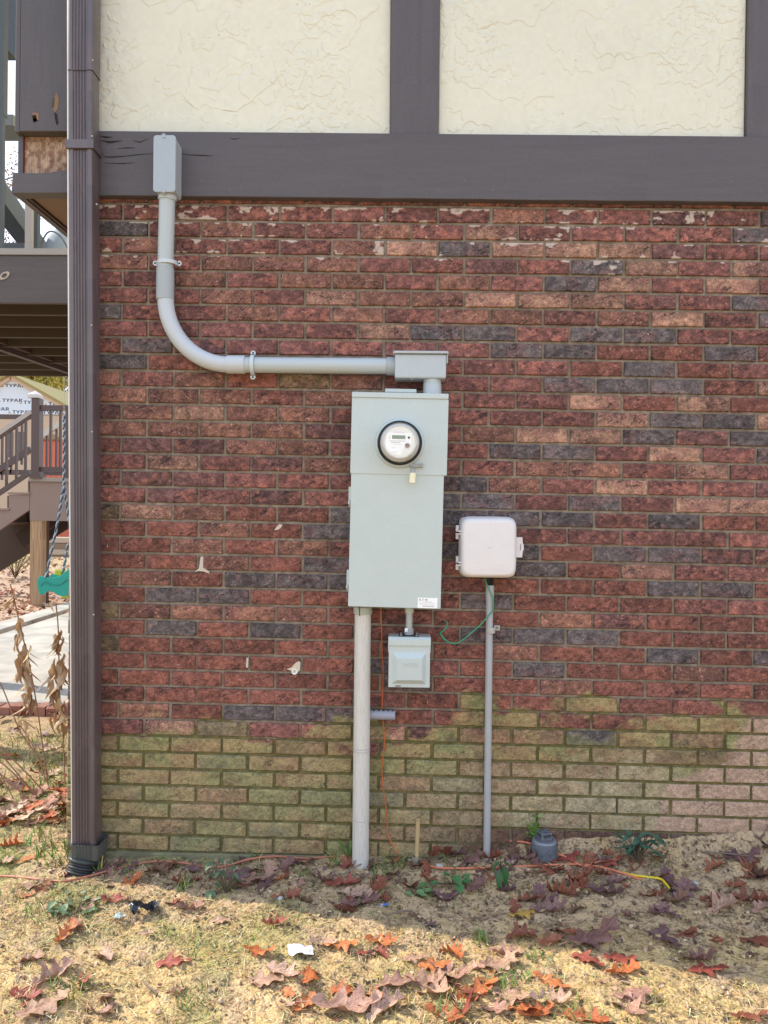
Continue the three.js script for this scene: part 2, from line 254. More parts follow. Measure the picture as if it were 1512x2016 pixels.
{
  const bt0 = W(195, 257, ZB), bt1 = W(1470, 268, ZB), bb0 = W(200, 384.5, ZB), bb1 = W(1512, 398, ZB);
  const at = (a, b, x) => a.y + (b.y - a.y) * (x - a.x) / (b.x - a.x), XE = 4.6;
  const xl = W(134, 300, ZB).x;
  // the long band, its lower edge a little worn
  const bp = []; for (let i = 0; i <= 40; i++) { const x = lerp(xl, XE, i / 40); bp.push([x, at(bb0, bb1, x) + (hash(i, 2) - 0.5) * 0.002]); } bp.push([XE, at(bt0, bt1, XE)], [xl, at(bt0, bt1, xl)]);
  const band = part(house, 'band_board', poly(bp, -0.02, ZB, 0.003), timber, 'long dark painted band board between bricks and stucco');
  const topY = x => at(bt0, bt1, x) + 0.0005;
  const stud = (name, p0, p1, q0, q1) => { const a = W(p0, 0, ZV), b = W(p1, 0, ZV), c = W(q0, 260, ZV), d = W(q1, 262, ZV); const dx0 = (a.x - c.x) / (a.y - c.y), dx1 = (b.x - d.x) / (b.y - d.y); const yb0 = topY(c.x), yb1 = topY(d.x); part(house, name, poly([[c.x, yb0], [d.x, yb1], [d.x + dx1 * (TOP - yb1), TOP], [c.x + dx0 * (TOP - yb0), TOP]], -0.02, ZV, 0.003), timberV); return [c.x, d.x, dx0, dx1, yb0, yb1]; };
  const s1 = stud('timber_stud', 770, 866, 768.5, 863), s2 = stud('timber_stud', 1475, 1572, 1471, 1567);
  const s3 = [s2[1] + 1.19, s2[1] + 1.38, s2[2], s2[3], topY(s2[1] + 1.19), topY(s2[1] + 1.38)]; part(house, 'timber_stud', poly([[s3[0], s3[4]], [s3[1], s3[5]], [s3[1] + 0.02, TOP], [s3[0] + 0.02, TOP]], -0.02, ZV, 0.003), timberV);
  const panel = (x0, x1, dx0, dx1) => { const pts = [[x0, topY(x0)], [x1, topY(x1)], [x1 + dx1 * (TOP - topY(x1)), TOP], [x0 + dx0 * (TOP - topY(x0)), TOP]]; part(house, 'stucco_panel', poly(pts, -0.03, 0.006, 0.004), stucco); };
  panel(xl + 0.04, s1[0] - 0.001, 0, s1[2]); panel(s1[1] + 0.001, s2[0] - 0.001, s1[3], s2[2]); panel(s2[1] + 0.001, s3[0] - 0.001, s2[3], 0.005);
  // corner of the jutting upper storey, left of the downspout
  const a0 = W(27, 258, ZB), a1 = W(136, 258, ZB), top0 = W(31, 0, ZB);
  part(house, 'corner_board', poly([[a0.x + 0.022, a0.y], [a1.x, a1.y], [a1.x + 0.01, TOP], [top0.x + 0.022 + (top0.x - a0.x), TOP]], -0.02, ZB, 0.003), timberV, 'dark corner board with splits and rot pockets');
  part(house, 'corner_trim', poly([[a0.x, a0.y], [a0.x + 0.019, a0.y], [top0.x + 0.019 + (top0.x - a0.x), TOP], [top0.x + (top0.x - a0.x), TOP]], -0.03, ZB - 0.006, 0.002), timberV);
  const f0 = W(22, 380, ZB), f1 = W(136, 379, ZB), fy = W(60, 337, ZB).y;
  const fp = [[f0.x, f0.y], [f1.x, f1.y]]; for (let i = 0; i <= 12; i++) { const t = 1 - i / 12; fp.push([lerp(f0.x + 0.005, f1.x, t), fy - 0.006 + 0.012 * sst(0.6, 1, t) + (hash(i, 8) - 0.5) * 0.006]); }
  part(house, 'fascia_board', poly(fp, -0.02, ZB, 0.0015), timber, 'lower fascia board with its rotten top edge broken away');
  const rotTex = dataTex(256, 256, (i, j, c) => { const x = i / 256, y = j / 256, n = fbm(x * 40, y * 9, 4), m = fbm(x * 12 + 2, y * 9, 4), q = sst(0.42, 0.7, m + (n - 0.5) * 0.9) * 0.75; const f = 0.65 + 0.65 * n; c[0] = lerp(186, 112, q) * f; c[1] = lerp(154, 82, q) * f; c[2] = lerp(130, 66, q) * f; });
  const rotMat = new THREE.MeshStandardMaterial({ map: rep(rotTex, 0.2, 0.2), bumpMap: rep(rotTex, 0.2, 0.2), bumpScale: 0.004, roughness: 0.95, side: THREE.DoubleSide });
  const e0 = W(47, 337, -0.012), e1 = W(140, 262, -0.012);
  part(house, 'exposed_joist', box(V(e0.x, e0.y - 0.03, -0.05), V(e1.x, e1.y + 0.03, -0.012)), rotMat, 'bare rotten joist end showing where the band has fallen away');
  const r0 = W(40, 337, -0.006); part(house, 'red_shim', box(V(r0.x, e0.y - 0.02, -0.05), V(r0.x + 0.014, e1.y + 0.01, -0.006)), M(120, 44, 40, 0.8), 'thin red painted strip beside the rotten joist');
  part(house, 'side_board', box(V(a0.x - 0.002, f0.y + 0.002, -0.35), V(a0.x + 0.017, a0.y + 0.01, -0.002)), timber);
  const splitMat = M(136, 108, 86, 0.95), holeMat = M(44, 34, 30, 0.95);
  const pock = (pts, mat, nm) => part(house, nm, poly(pts.map(p => { const w = W(p[0], p[1], ZB); return [w.x, w.y]; }), ZB - 0.004, ZB + 0.0012), mat);
  pock([[112, 182], [116, 195], [114, 216], [108, 221], [103, 214], [104, 198]], splitMat, 'rot_patch'); pock([[64, 222], [76, 222], [77, 236], [66, 240], [63, 232]], splitMat, 'rot_patch');
  pock([[107, 221], [112, 224], [115, 243], [111, 246], [108, 232]], holeMat, 'rot_crack'); pock([[63, 228], [70, 226], [74, 238], [66, 241]], holeMat, 'rot_crack'); pock([[104, 196], [108, 192], [106, 214], [103, 212]], holeMat, 'rot_crack');
  // splits in the band near the corner
  const crack = (pts, w) => { const up = [], dn = []; pts.forEach((p, i) => { const q = W(p[0], p[1], ZB), t = w * (i === 0 || i === pts.length - 1 ? 0.15 : 0.6 + 0.6 * hash(i, p[0])); up.push([q.x, q.y + t]); dn.unshift([q.x, q.y - t]); }); part(house, 'band_crack', poly(up.concat(dn), ZB - 0.005, ZB + 0.001), holeMat); };
  crack([[197, 268], [208, 270], [221, 270]], 0.005); crack([[198, 276], [215, 280], [240, 277]], 0.004); crack([[196, 300], [208, 309], [225, 309], [250, 307], [265, 305], [302, 302]], 0.002); crack([[232, 292], [252, 291], [266, 291]], 0.0022); crack([[358, 303], [375, 305], [400, 306], [420, 307]], 0.0018); crack([[205, 321], [240, 322], [265, 320]], 0.0014); crack([[452, 272], [462, 274], [472, 272]], 0.0018); crack([[262, 277], [276, 280], [292, 272]], 0.0016);
  // soffit of the jetty, running back along the side of the house
  const sy = f0.y + 0.012, soff = M(128, 108, 96, 0.85);
  part(house, 'soffit', box(V(f0.x + 0.045, sy, -5.5), V(XL + 0.01, sy + 0.012, -0.022)), soff, 'brown plywood soffit under the jutting storey');
  part(house, 'soffit_trim', box(V(f0.x + 0.03, f0.y + 0.004, -5.5), V(f0.x + 0.043, sy + 0.02, -0.022)), M(74, 58, 54, 0.8)); part(house, 'side_fascia', box(V(f0.x + 0.001, f0.y + 0.001, -5.5), V(f0.x + 0.026, f0.y + 0.3, -0.022)), timber);
  part(house, 'side_wall', box(V(f0.x + 0.03, f0.y + 0.31, -8), V(XL + 0.05, TOP, -0.04)), stucco); part(house, 'side_brick_core', box(V(XL + 0.012, -0.3, -8), V(0, 2.7, -0.245)), M(124, 84, 72, 0.95));
  part(house, 'core', box(V(XL + 0.06, -0.3, -8), V(8, TOP, -0.26)), M(150, 140, 128, 0.95)); part(house, 'plain_wall', box(V(XR + 0.002, -0.3, -0.25), V(8, 2.62, -0.004)), M(122, 78, 68, 0.95)); part(house, 'plain_stucco', box(V(s3[1] + 0.003, 2.7, -0.25), V(8, TOP, 0.004)), stucco);
  part(house, 'roof', poly([[-1.0, TOP], [8.5, TOP], [8.5, TOP + 0.2], [4, TOP + 2.6], [-1.0, TOP + 0.2]], -8.4, 0.45), M(70, 66, 64, 0.9));
  // concrete footing that shows at the foot of the wall on the left
  const foot = new THREE.MeshStandardMaterial({ roughness: 0.95, side: THREE.DoubleSide, map: rep(dataTex(256, 256, (i, j, c) => { const n = fbm(i / 30, j / 22, 4), f = vn(i / 2, j / 2), m = 0.75 + 0.4 * n + 0.15 * f; c[0] = 124 * m; c[1] = lerp(116, 122, n) * m; c[2] = 92 * m; }), 0.5, 0.5), bumpMap: rep(woodBump, 0.3, 0.3), bumpScale: 0.003 }); part(house, 'footing', bbox(XL + 0.02, 1.25, -0.2, 0.047, -0.2, 0.008, 0.003), foot, 'concrete footing under the lowest bricks, stained green');
}
// ---------------------------------------------------------------- downspout
const font = await new FontLoader().loadAsync('fonts/droid/droid_sans_bold.typeface.json');
const speck = dataTex(512, 512, (i, j, c) => { const n = fbm(i / 40, j / 40, 4), f = vn(i / 2.3, j / 2.3), s = vn(i / 4 + 50, j / 4) > 0.985 ? 0.35 : 0; const v = 0.965 + 0.025 * n + 0.03 * (f - 0.5); c[0] = lerp(255 * v, 190, s * 0.6); c[1] = lerp(253 * v, 186, s * 0.6); c[2] = lerp(250 * v, 178, s * 0.6); });
const grime = dataTex(512, 512, (i, j, c) => { const n = fbm(i / 26, j / 70, 4), n2 = fbm(i / 8 + 9, j / 8, 3); const q = sst(0.45, 0.8, n + (n2 - 0.5) * 0.3) * 0.16; const v = 0.97 + 0.03 * n2; c[0] = 255 * v * (1 - q * 0.45); c[1] = 252 * v * (1 - q * 0.5); c[2] = 246 * v * (1 - q * 0.6); });
function painted(r, g, b, rough, met = 0, tile = 0.5) { return M(r, g, b, rough, { map: rep(speck, tile, tile), metalness: met }); }
const brown = (() => { const m = M(255, 255, 255, 0.33, { clearcoat: 0.5, clearcoatRoughness: 0.25 }); m.map = rep(dataTex(512, 512, (i, j, c) => { const n = fbm(i / 30, j / 160, 4), sp = vn(i / 2.6 + 3, j / 4) > 0.972 - 0.03 * fbm(i / 60, j / 60, 2) ? 1 : 0, v = 0.86 + 0.24 * n; c[0] = lerp(92 * v, 170, sp * 0.55); c[1] = lerp(78 * v, 156, sp * 0.55); c[2] = lerp(79 * v, 148, sp * 0.55); }), 0.35, 0.35); return m; })();
function ribbed(x0, x1, z0, z1, grooves) { // outline of a ribbed leader, counter clockwise seen from above
  const p = [], r = 0.01, w = x1 - x0; p.push([x0, z0 + r], [x0 + r, z0], [x1 - r, z0], [x1, z0 + r]); for (let i = 0; i <= 6; i++) { const a = i / 6 * Math.PI / 2; p.push([x1 - r + r * Math.cos(a), z1 - r + r * Math.sin(a)]); }
  for (let g = grooves - 1; g >= 0; g--) { const c = x0 + w * (0.2 + 0.6 * (g + 0.5) / grooves), h = w * 0.3 / grooves; p.push([c + h, z1], [c + h * 0.45, z1 - 0.0045], [c - h * 0.45, z1 - 0.0045], [c - h, z1]); }
  for (let i = 0; i <= 6; i++) { const a = Math.PI / 2 + i / 6 * Math.PI / 2; p.push([x0 + r + r * Math.cos(a), z1 - r + r * Math.sin(a)]); } return p;
}
function loftY(rings) { // rings: [y, [[x, z], ...]] with equal counts
  const pos = [], idx = [], uv = [], n = rings[0][1].length;
  rings.forEach(([y, p]) => { for (let i = 0; i < n; i++) { pos.push(p[i][0], y, p[i][1]); uv.push(p[i][0] + p[i][1], y); } });
  for (let k = 0; k < rings.length - 1; k++) for (let i = 0; i < n; i++) { const a = k * n + i, b = k * n + (i + 1) % n; idx.push(a, b, b + n, a, b + n, a + n); }
  let g = new THREE.BufferGeometry(); g.setAttribute('position', new THREE.Float32BufferAttribute(pos, 3)); g.setAttribute('uv', new THREE.Float32BufferAttribute(uv, 2)); g.setIndex(idx); g.computeVertexNormals(); return toCreasedNormals(g, 0.75);
}
{
  const zf = 0.112, zb = 0.034;
  const bot = [W(140, 1655, zf), W(187, 1655, zf)], jn = [W(133, 137, zf), W(181, 137, zf)], top = [W(132, 0, zf), W(180.5, 0, zf)];
  const d = thing('downspout', 'tall ribbed dark brown metal downspout at the corner of the brick wall', 'downspout', V(bot[0].x, bot[0].y, 0.03)); const o = d.position;
  const ring = (a, b, grow = 0) => ribbed(a.x - o.x - grow, b.x - o.x + grow, zb - o.z - grow, zf - o.z + grow, 5);
  part(d, 'lower_pipe', loftY([[bot[0].y - o.y - 0.05, ring(bot[0], bot[1])], [jn[0].y - o.y, ring(jn[0], jn[1])]]), brown);
  part(d, 'upper_pipe', loftY([[jn[0].y - o.y - 0.001, ring(jn[0], jn[1], 0.003)], [5.4 - o.y, ring(V(top[0].x - 0.004, 0, 0), V(top[1].x - 0.004, 0, 0), 0.003)]]), brown);
  { const e0 = bot[0].clone().sub(o), e1 = V(top[0].x - 0.006, 5.4, zf).sub(o), jj = jn[0].clone().sub(o); part(d, 'added_edge_glint', tube([V(e0.x + 0.0012, e0.y - 0.03, e0.z - 0.0062), V(jj.x - 0.0008, jj.y, jj.z - 0.0055), V(e1.x - 0.001, e1.y, e1.z - 0.0055)], 0.0034, 60, 8), M(214, 206, 200, 0.3), 'added pale strip standing for sunlight along the left edge'); }  // pale strip added to paint the sunlit highlight on the left corner
  const s0 = W(133, 284, zf), s1 = W(181.5, 284, zf); const so = new THREE.Shape([[-0.006, 0.004 - o.z + 0.03], [-0.006, zf - o.z + 0.005], [s1.x - s0.x + 0.006, zf - o.z + 0.005], [s1.x - s0.x + 0.006, 0.004 - o.z + 0.03]].map(p => new THREE.Vector2(p[0] + s0.x - o.x, -p[1])));
  const sg = new THREE.ExtrudeGeometry(so, { depth: 0.03, bevelEnabled: true, bevelSize: 0.0015, bevelThickness: 0.0015, bevelSegments: 2 }); sg.rotateX(-Math.PI / 2); sg.translate(0, s0.y - o.y - 0.015, 0); part(d, 'strap', sg, brown);
  for (const [px, py] of [[182, 118], [181, 268], [190, 402], [180, 640], [181, 850], [184, 1210]]) { const q = W(px, py, zf).sub(o); part(d, 'screw', lathe(V(q.x, q.y, q.z - 0.002), V(q.x, q.y, q.z + 1), [[0, 0], [0, 0.0035], [0.003, 0.003], [0.004, 0]], 8), M(190, 182, 176, 0.5)); }
  const af = W(137, 1664, 0.125), ab = W(194, 1664, 0.125), ay = W(160, 1697, 0.125).y;
  const adm = painted(86, 90, 88, 0.6), rect = (g, zz) => { const p = ribbed(af.x - o.x - g, ab.x - o.x + g, 0.02 - o.z - g, 0.125 - o.z + g, 5), c = p.slice(); return c.map(q => [q[0], Math.min(q[1], 0.125 - o.z + g)]); };
  part(d, 'boot', loftY([[ay - o.y, rect(-0.006)], [ay - o.y + 0.006, rect(-0.003)], [af.y - o.y - 0.012, rect(-0.001)], [af.y - o.y - 0.004, rect(0.002)], [af.y - o.y, rect(0.003)], [af.y - o.y - 0.001, rect(-0.001)]]), adm, 'grey plastic boot joining the downspout to the drain pipe');
  // corrugated drain pipe
  const a = W(166, 1694, 0.07), b = W(154, 1735, 0.095); const r = 0.052, L = a.distanceTo(b) + 0.05, pr = []; for (let i = 0; i <= 60; i++) { const t = i / 60 * L; pr.push([t, r + 0.005 * Math.tanh(3 * Math.sin(t / 0.0185 * 2 * Math.PI))]); }
  const dp = thing('drain_pipe', 'black corrugated drain pipe going into the ground below the downspout', 'drain pipe', b); part(dp, 'corrugated_pipe', lathe(a.clone().sub(b), b.clone().sub(b).add(b.clone().sub(a).multiplyScalar(0.5)), pr, 32), M(52, 52, 54, 0.38)); part(dp, 'collar', lathe(a.clone().sub(b).add(V(0.001, 0.012, 0)), V(0, 0, 0), [[0, 0.03], [0, 0.058], [0.014, 0.059], [0.016, 0.05]], 32), M(60, 62, 62, 0.5));
}
// ---------------------------------------------------------------- upper conduit run
const pvc = M(180, 187, 189, 0.34), pvcPale = M(191, 194, 198, 0.42), pvcDark = M(168, 175, 180, 0.45, { map: rep(speck, 0.3, 0.3) });
const steel = M(178, 178, 176, 0.38, { metalness: 0.7 }), blackM = M(22, 22, 24, 0.5);
const ring = (c, r, t, rad = 0.0025) => { const g = new THREE.TorusGeometry(r, rad, 8, 28); return g; };
function screwHead(p, r, dir = V(0, 0, 1)) { return lathe(p, p.clone().add(dir), [[-0.002, 0], [-0.002, r], [r * 0.35, r * 0.95], [r * 0.6, r * 0.6], [r * 0.65, 0]], 10); }
{
  const o = W(325, 385, 0.08), b = thing('junction_box', 'tall grey conduit body screwed onto the dark band board', 'conduit box', o);
  const f0 = W(302, 378, 0.122), f1 = W(346, 267, 0.122), zb = 0.037;
  part(b, 'housing', plate(f0.x - o.x + 0.002, f1.x - o.x - 0.001, f0.y - o.y + 0.001, f1.y - o.y - 0.001, zb - o.z, 0.119 - o.z, 0.011, 0.003), pvcDark);
  part(b, 'cover', plate(f0.x - o.x - 0.001, f1.x - o.x + 0.001, f0.y - o.y - 0.001, f1.y - o.y + 0.001, 0.1195 - o.z, 0.1255 - o.z, 0.012, 0.0025), painted(168, 177, 186, 0.42));
  for (const py of [269, 377]) { const p = W(322.5, py, 0.1255).sub(o); part(b, 'cover_screw', screwHead(p, 0.006), steel); const e = W(322.5, py + (py < 300 ? -2 : 2), 0.122).sub(o); part(b, 'screw_ear', lathe(V(e.x, e.y, 0.112 - o.z), V(e.x, e.y, 1), [[0, 0.008], [0.0125, 0.008], [0.0125, 0]], 14), pvcDark); }
  const h0 = W(330, 378, 0.08), h1 = W(329, 395, 0.08); part(b, 'hub', lathe(h0.clone().sub(o), h1.clone().sub(o), [[-0.01, 0.034], [0.03, 0.034], [0.033, 0.031]], 28), pvc);
}
{
  const zt = 0.08, z1 = 0.05, o = W(325, 590, z1), b = thing('electrical_conduit', 'grey conduit bending from the wall box round to the horizontal run', 'conduit', o), lo = p => p.clone().sub(o);
  const A = W(329, 392, zt), B = W(325.5, 530, z1 + 0.004), C = W(325, 590, z1);
  part(b, 'upright_pipe', tube([lo(A), lo(A.clone().lerp(B, 0.5)), lo(B)], 0.0295, 20, 24), pvc);
  part(b, 'bell_coupling', lathe(lo(W(325.5, 524, z1 + 0.004)), lo(C), [[0, 0.0298], [0.012, 0.033], [0.125, 0.0335], [0.127, 0.03]], 28), pvcDark);
  const e = []; const R = []; // quarter sweep
  const p0 = W(326, 585, z1), p1 = W(470, 718, z1), cx = W(452, 585, z1);
  for (let i = 0; i <= 16; i++) { const a = i / 16 * Math.PI / 2; e.push(lo(V(cx.x - (cx.x - p0.x) * Math.cos(a), p0.y - (p0.y - p1.y) * Math.sin(a), z1))); } e.push(lo(p1));
  part(b, 'elbow', tube(e, 0.0305, 60, 24), pvcPale);
  const D = W(445, 717.5, z1), E2 = W(483, 718, z1), F = W(776, 721, z1); part(b, 'elbow_socket', lathe(lo(D), lo(E2), [[0, 0.031], [0.008, 0.0345], [0.072, 0.0345], [0.074, 0.031]], 28), pvcPale);
  part(b, 'horizontal_pipe', rod(lo(W(470, 718.3, z1)), lo(F), 0.0298, 0.0298, 28), pvc);
  part(b, 'end_collar', lathe(lo(W(761, 720.6, z1)), lo(F), [[0, 0.0305], [0.001, 0.0345], [0.04, 0.0345]], 28), pvcDark);
  const strap = (c, vertical, name) => { // two hole saddle strap over the pipe
    const pts = [], r = 0.034; for (let i = 0; i <= 14; i++) { const a = Math.PI * i / 14; pts.push([Math.cos(a) * r, Math.sin(a) * r * 0.98]); }
    const w = 0.012; const s = new THREE.Shape(); s.moveTo(-r - 0.003, 0); for (const q of pts.slice().reverse()) s.lineTo(q[0] * 1.07, q[1] * 1.07); for (const q of pts) s.lineTo(q[0], q[1]); s.closePath();
    let g = [new THREE.ExtrudeGeometry(s, { depth: w, bevelEnabled: true, bevelSize: 0.0012, bevelThickness: 0.0012, bevelSegments: 2, curveSegments: 8 })]; g[0].translate(0, 0, -w / 2); g[0].rotateX(Math.PI / 2); g[0].rotateX(Math.PI); // arch rises to +z, width along y
    g[0].computeBoundingBox(); if (g[0].boundingBox.max.z < 0.01) g[0].rotateX(Math.PI);
    g = g[0]; const zw = 0.004 - c.z, ears = []; g.translate(0, 0, 0);
    for (const sx of [-1, 1]) { const ee = new THREE.Shape(); ee.absarc(sx * (r + 0.011), 0, 0.0095, 0, Math.PI * 2); const hole = new THREE.Path(); hole.absarc(sx * (r + 0.012), 0, 0.0042, 0, Math.PI * 2); ee.holes.push(hole); const eg = new THREE.ExtrudeGeometry(ee, { depth: 0.006, bevelEnabled: false, curveSegments: 10 }); eg.translate(0, 0, -0.006); ears.push(eg); const web = new THREE.BoxGeometry(0.01, 0.013, 0.006); web.translate(sx * (r + 0.002), 0, -0.003); ears.push(web); }
    let m = merge([g, ...ears]); if (vertical) m.rotateZ(Math.PI / 2); m.translate(c.x - o.x, c.y - o.y, c.z - o.z); const st = part(b, 'pipe_strap', m, M(196, 202, 206, 0.4));
    for (const sx of [-1, 1]) { const q = vertical ? V(c.x, c.y + sx * (r + 0.012), c.z) : V(c.x + sx * (r + 0.012), c.y, c.z); part(st, 'nail_head', screwHead(lo(q).add(V(0, 0, -0.004)), 0.0038), M(70, 72, 76, 0.5)); }
  };
  strap(W(329, 518, z1 + 0.005), false); strap(W(498, 718.5, z1), true);
}
{ // second conduit body above the panel, its cover on top
  const o = W(828, 720, 0.06), b = thing('junction_box', 'boxy grey conduit body on its side above the meter panel', 'conduit box', o), f0 = W(777, 744, 0.105), f1 = W(879, 697, 0.105);
  part(b, 'housing', bbox(f0.x - o.x, f1.x - o.x, f0.y - o.y, f1.y - o.y, 0.008 - o.z, 0.105 - o.z, 0.007), painted(184, 192, 198, 0.42));
  const cov = rrect(f0.x - o.x - 0.006, f1.x - o.x + 0.008, -0.109 + o.z - 0.004, -0.006 + o.z, 0.012), cg = new THREE.ExtrudeGeometry(cov, { depth: 0.006, bevelEnabled: true, bevelSize: 0.0015, bevelThickness: 0.0015, bevelSegments: 2 }); cg.rotateX(-Math.PI / 2); cg.translate(0, f1.y - o.y + 0.0022, 0); part(b, 'cover', cg, painted(180, 186, 190, 0.4));
  part(b, 'cover_skirt', bbox(f1.x - o.x + 0.0004, f1.x - o.x + 0.006, f1.y - o.y - 0.034, f1.y - o.y + 0.002, 0.03 - o.z, 0.104 - o.z, 0.002), painted(172, 178, 182, 0.4));
  const h0 = W(851, 742, 0.065), h1 = W(851, 778, 0.065); part(b, 'hub', lathe(h0.clone().sub(o), h1.clone().sub(o), [[-0.004, 0.033], [0.025, 0.033], [0.026, 0.0315], [0.027, 0.034], [0.075, 0.0345]], 28), pvc);
  part(b, 'weep_screw', lathe(W(811, 744, 0.1).sub(o).add(V(0, 0.002, -0.02)), W(811, 800, 0.08).sub(o), [[0, 0.006], [0.006, 0.006], [0.008, 0.003], [0.008, 0]], 12), steel);
}
// ---------------------------------------------------------------- meter panel, hung slightly askew
const panelMat = painted(193, 203, 202, 0.32, 0, 0.6);
const zP = 0.135, pTL = W(695, 771, zP), pTR = W(884, 775, zP), pBL = W(685, 1194, zP), pBR = W(867.5, 1199, zP);
const pAng = Math.atan2(pBR.y - pBL.y, pBR.x - pBL.x);
const panelO = V(pBL.x, pBL.y, 0.012);
const panel = thing('meter_panel', 'tall pale grey electrical panel with round meter socket on brick wall', 'electrical panel', panelO); panel.rotation.z = pAng; panel.updateMatrixWorld(true);
const PL = (px, py, z) => panel.worldToLocal(W(px, py, z));
{
  const bl = PL(685, 1194, zP), br = PL(867.5, 1199, zP), s0 = PL(690.5, 931, zP), s1 = PL(876.5, 931.5, zP), tl = PL(695.5, 783, zP), tr = PL(882.5, 787, zP), t2 = PL(695, 771, zP + 0.006);
  const lowW = br.x - bl.x, zf = zP - panelO.z, ySeam = (s0.y + s1.y) / 2, yTop = (tl.y + tr.y) / 2;
  part(panel, 'enclosure', bbox(0.004, lowW - 0.004, 0.006, yTop + 0.008, 0, zf - 0.022, 0.003), panelMat);
  part(panel, 'door', plate(0, lowW, 0, ySeam - 0.001, zf - 0.022, zf - 0.0015, 0.003, 0.002), panelMat);
  const ux0 = Math.min(s0.x, tl.x) - 0.0005, ux1 = Math.max(s1.x, tr.x);
  const hole = rrect(ux0, ux1, ySeam - 0.004, yTop, 0.003); const mc = PL(787, 873, zP); const hp = new THREE.Path(); hp.absarc(mc.x, mc.y, 0.078, 0, Math.PI * 2); hole.holes.push(hp);
  const ug = new THREE.ExtrudeGeometry(hole, { depth: 0.018, bevelEnabled: true, bevelSize: 0.0015, bevelThickness: 0.0015, bevelSegments: 2, curveSegments: 28 }); ug.translate(0, 0, zf - 0.018); part(panel, 'meter_cover', ug, panelMat);
  const cap = part(panel, 'top_cap', bbox(ux0 - 0.002, ux1 + 0.001, yTop + 0.0012, (t2.y + PL(884, 775, zP + 0.006).y) / 2, 0, zf + 0.006, 0.003), panelMat);
  const k0 = PL(758, 771, zP - 0.02), k1 = PL(820, 767, zP - 0.02); part(cap, 'hub_plate', bbox(k0.x, k1.x, k0.y - 0.002, k1.y + 0.002, zf - 0.09, zf - 0.02, 0.003), panelMat);
  // hinges on the left edge
  for (const [y0, y1] of [[958, 986], [1122, 1152]]) { const a = PL(689 - (y0 > 1000 ? 5 : 0), y0, zP - 0.01), c = PL(689 - (y0 > 1000 ? 5 : 0), y1, zP - 0.01); const h = part(panel, 'hinge', bbox(-0.0085, 0.001, c.y, a.y, zf - 0.026, zf - 0.012, 0.002), panelMat); part(h, 'hinge_knuckle', rod(V(-0.006, c.y - 0.012, zf - 0.016), V(-0.006, c.y, zf - 0.016), 0.004, 0.004, 12), panelMat); part(h, 'hinge_pin', rod(V(-0.005, c.y - 0.022, zf - 0.016), V(-0.005, c.y - 0.012, zf - 0.016), 0.0025, 0.0025, 8), steel); }
  const kn = PL(875.5, 950, zP); part(panel, 'side_screw', screwHead(V(lowW - 0.001, kn.y, zf - 0.012), 0.004, V(1, 0, 0)), steel);
  // socket ring: a collar round the meter
  const mo = V(mc.x, mc.y, zf);
  part(panel, 'socket_ring', lathe(mo, mo.clone().add(V(0, 0, 1)), [[-0.004, 0.079], [-0.004, 0.092], [0.003, 0.0918], [0.0065, 0.0905], [0.021, 0.0825], [0.022, 0.0812], [0.006, 0.0795], [-0.004, 0.079]], 64), M(186, 194, 192, 0.26));
  // padlock hasp bracket
  const hb = PL(819, 918, zP + 0.012); part(panel, 'hasp', merge([bbox(hb.x - 0.022, hb.x + 0.026, hb.y - 0.004, hb.y + 0.009, zf + 0.002, zf + 0.012, 0.001), bbox(hb.x + 0.014, hb.x + 0.026, hb.y - 0.004, hb.y + 0.011, zf + 0.0125, zf + 0.017, 0.001)]), M(150, 150, 148, 0.42, { metalness: 0.6 }));
  // sticker with the maker's name
  const cv = document.createElement('canvas'); cv.width = 480; cv.height = 240; const x = cv.getContext('2d'); x.fillStyle = '#f4f2ef'; x.fillRect(0, 0, 480, 240); x.fillStyle = '#0c0c0e'; x.font = 'bold 66px sans-serif'; x.fillText('E', 34, 72); x.fillText('T', 106, 72); x.fillText('N', 186, 72); x.fillRect(82, 58, 12, 12); x.fillRect(158, 44, 14, 14);
  x.fillStyle = '#8a8684'; const q = rngOf(5); for (let r = 0; r < 4; r++) { let xx = r ? 40 : 130; while (xx < (r ? 400 : 340)) { const w = 10 + q() * 24; x.fillRect(xx, 92 + r * 22, w, r ? 5 : 8); xx += w + 6; } } x.fillStyle = '#c8c6c2'; x.fillRect(120, 180, 280, 30);
  const ct = new THREE.CanvasTexture(cv); ct.colorSpace = THREE.SRGBColorSpace; const l0 = PL(822, 1198, zP), l1 = PL(861.5, 1178.5, zP); const pg = new THREE.BoxGeometry(l1.x - l0.x, l1.y - l0.y, 0.0008); pg.translate((l0.x + l1.x) / 2, (l0.y + l1.y) / 2 + 0.002, zf - 0.0009);
  part(panel, 'maker_label', pg, new THREE.MeshStandardMaterial({ map: ct, roughness: 0.5 }), 'white printed sticker at the lower right of the door');
  const lp = PL(826, 1201, zP - 0.02); const eye = new THREE.Shape(); eye.absarc(lp.x, lp.y, 0.0095, 0, 6.2832); const eh = new THREE.Path(); eh.absarc(lp.x, lp.y - 0.001, 0.0042, 0, 6.2832); eye.holes.push(eh); const eg = new THREE.ExtrudeGeometry(eye, { depth: 0.003, bevelEnabled: false }); eg.translate(0, 0, zf - 0.03); part(panel, 'lock_tab', eg, panelMat);
  // the meter itself
  const wp = panel.localToWorld(mo.clone().add(V(0, 0, 0.0)));
  const meter = thing('electric_meter', 'round glass covered electric meter with small green display', 'electric meter', wp); meter.rotation.z = pAng; const Z = V(0, 0, 1), O = V(0, 0, 0);
  part(meter, 'gasket', lathe(O, Z, [[0.004, 0.079], [0.016, 0.0805], [0.024, 0.0795], [0.026, 0.0745], [0.022, 0.0735], [0.006, 0.073], [0.004, 0.079]], 64), M(24, 26, 28, 0.45));
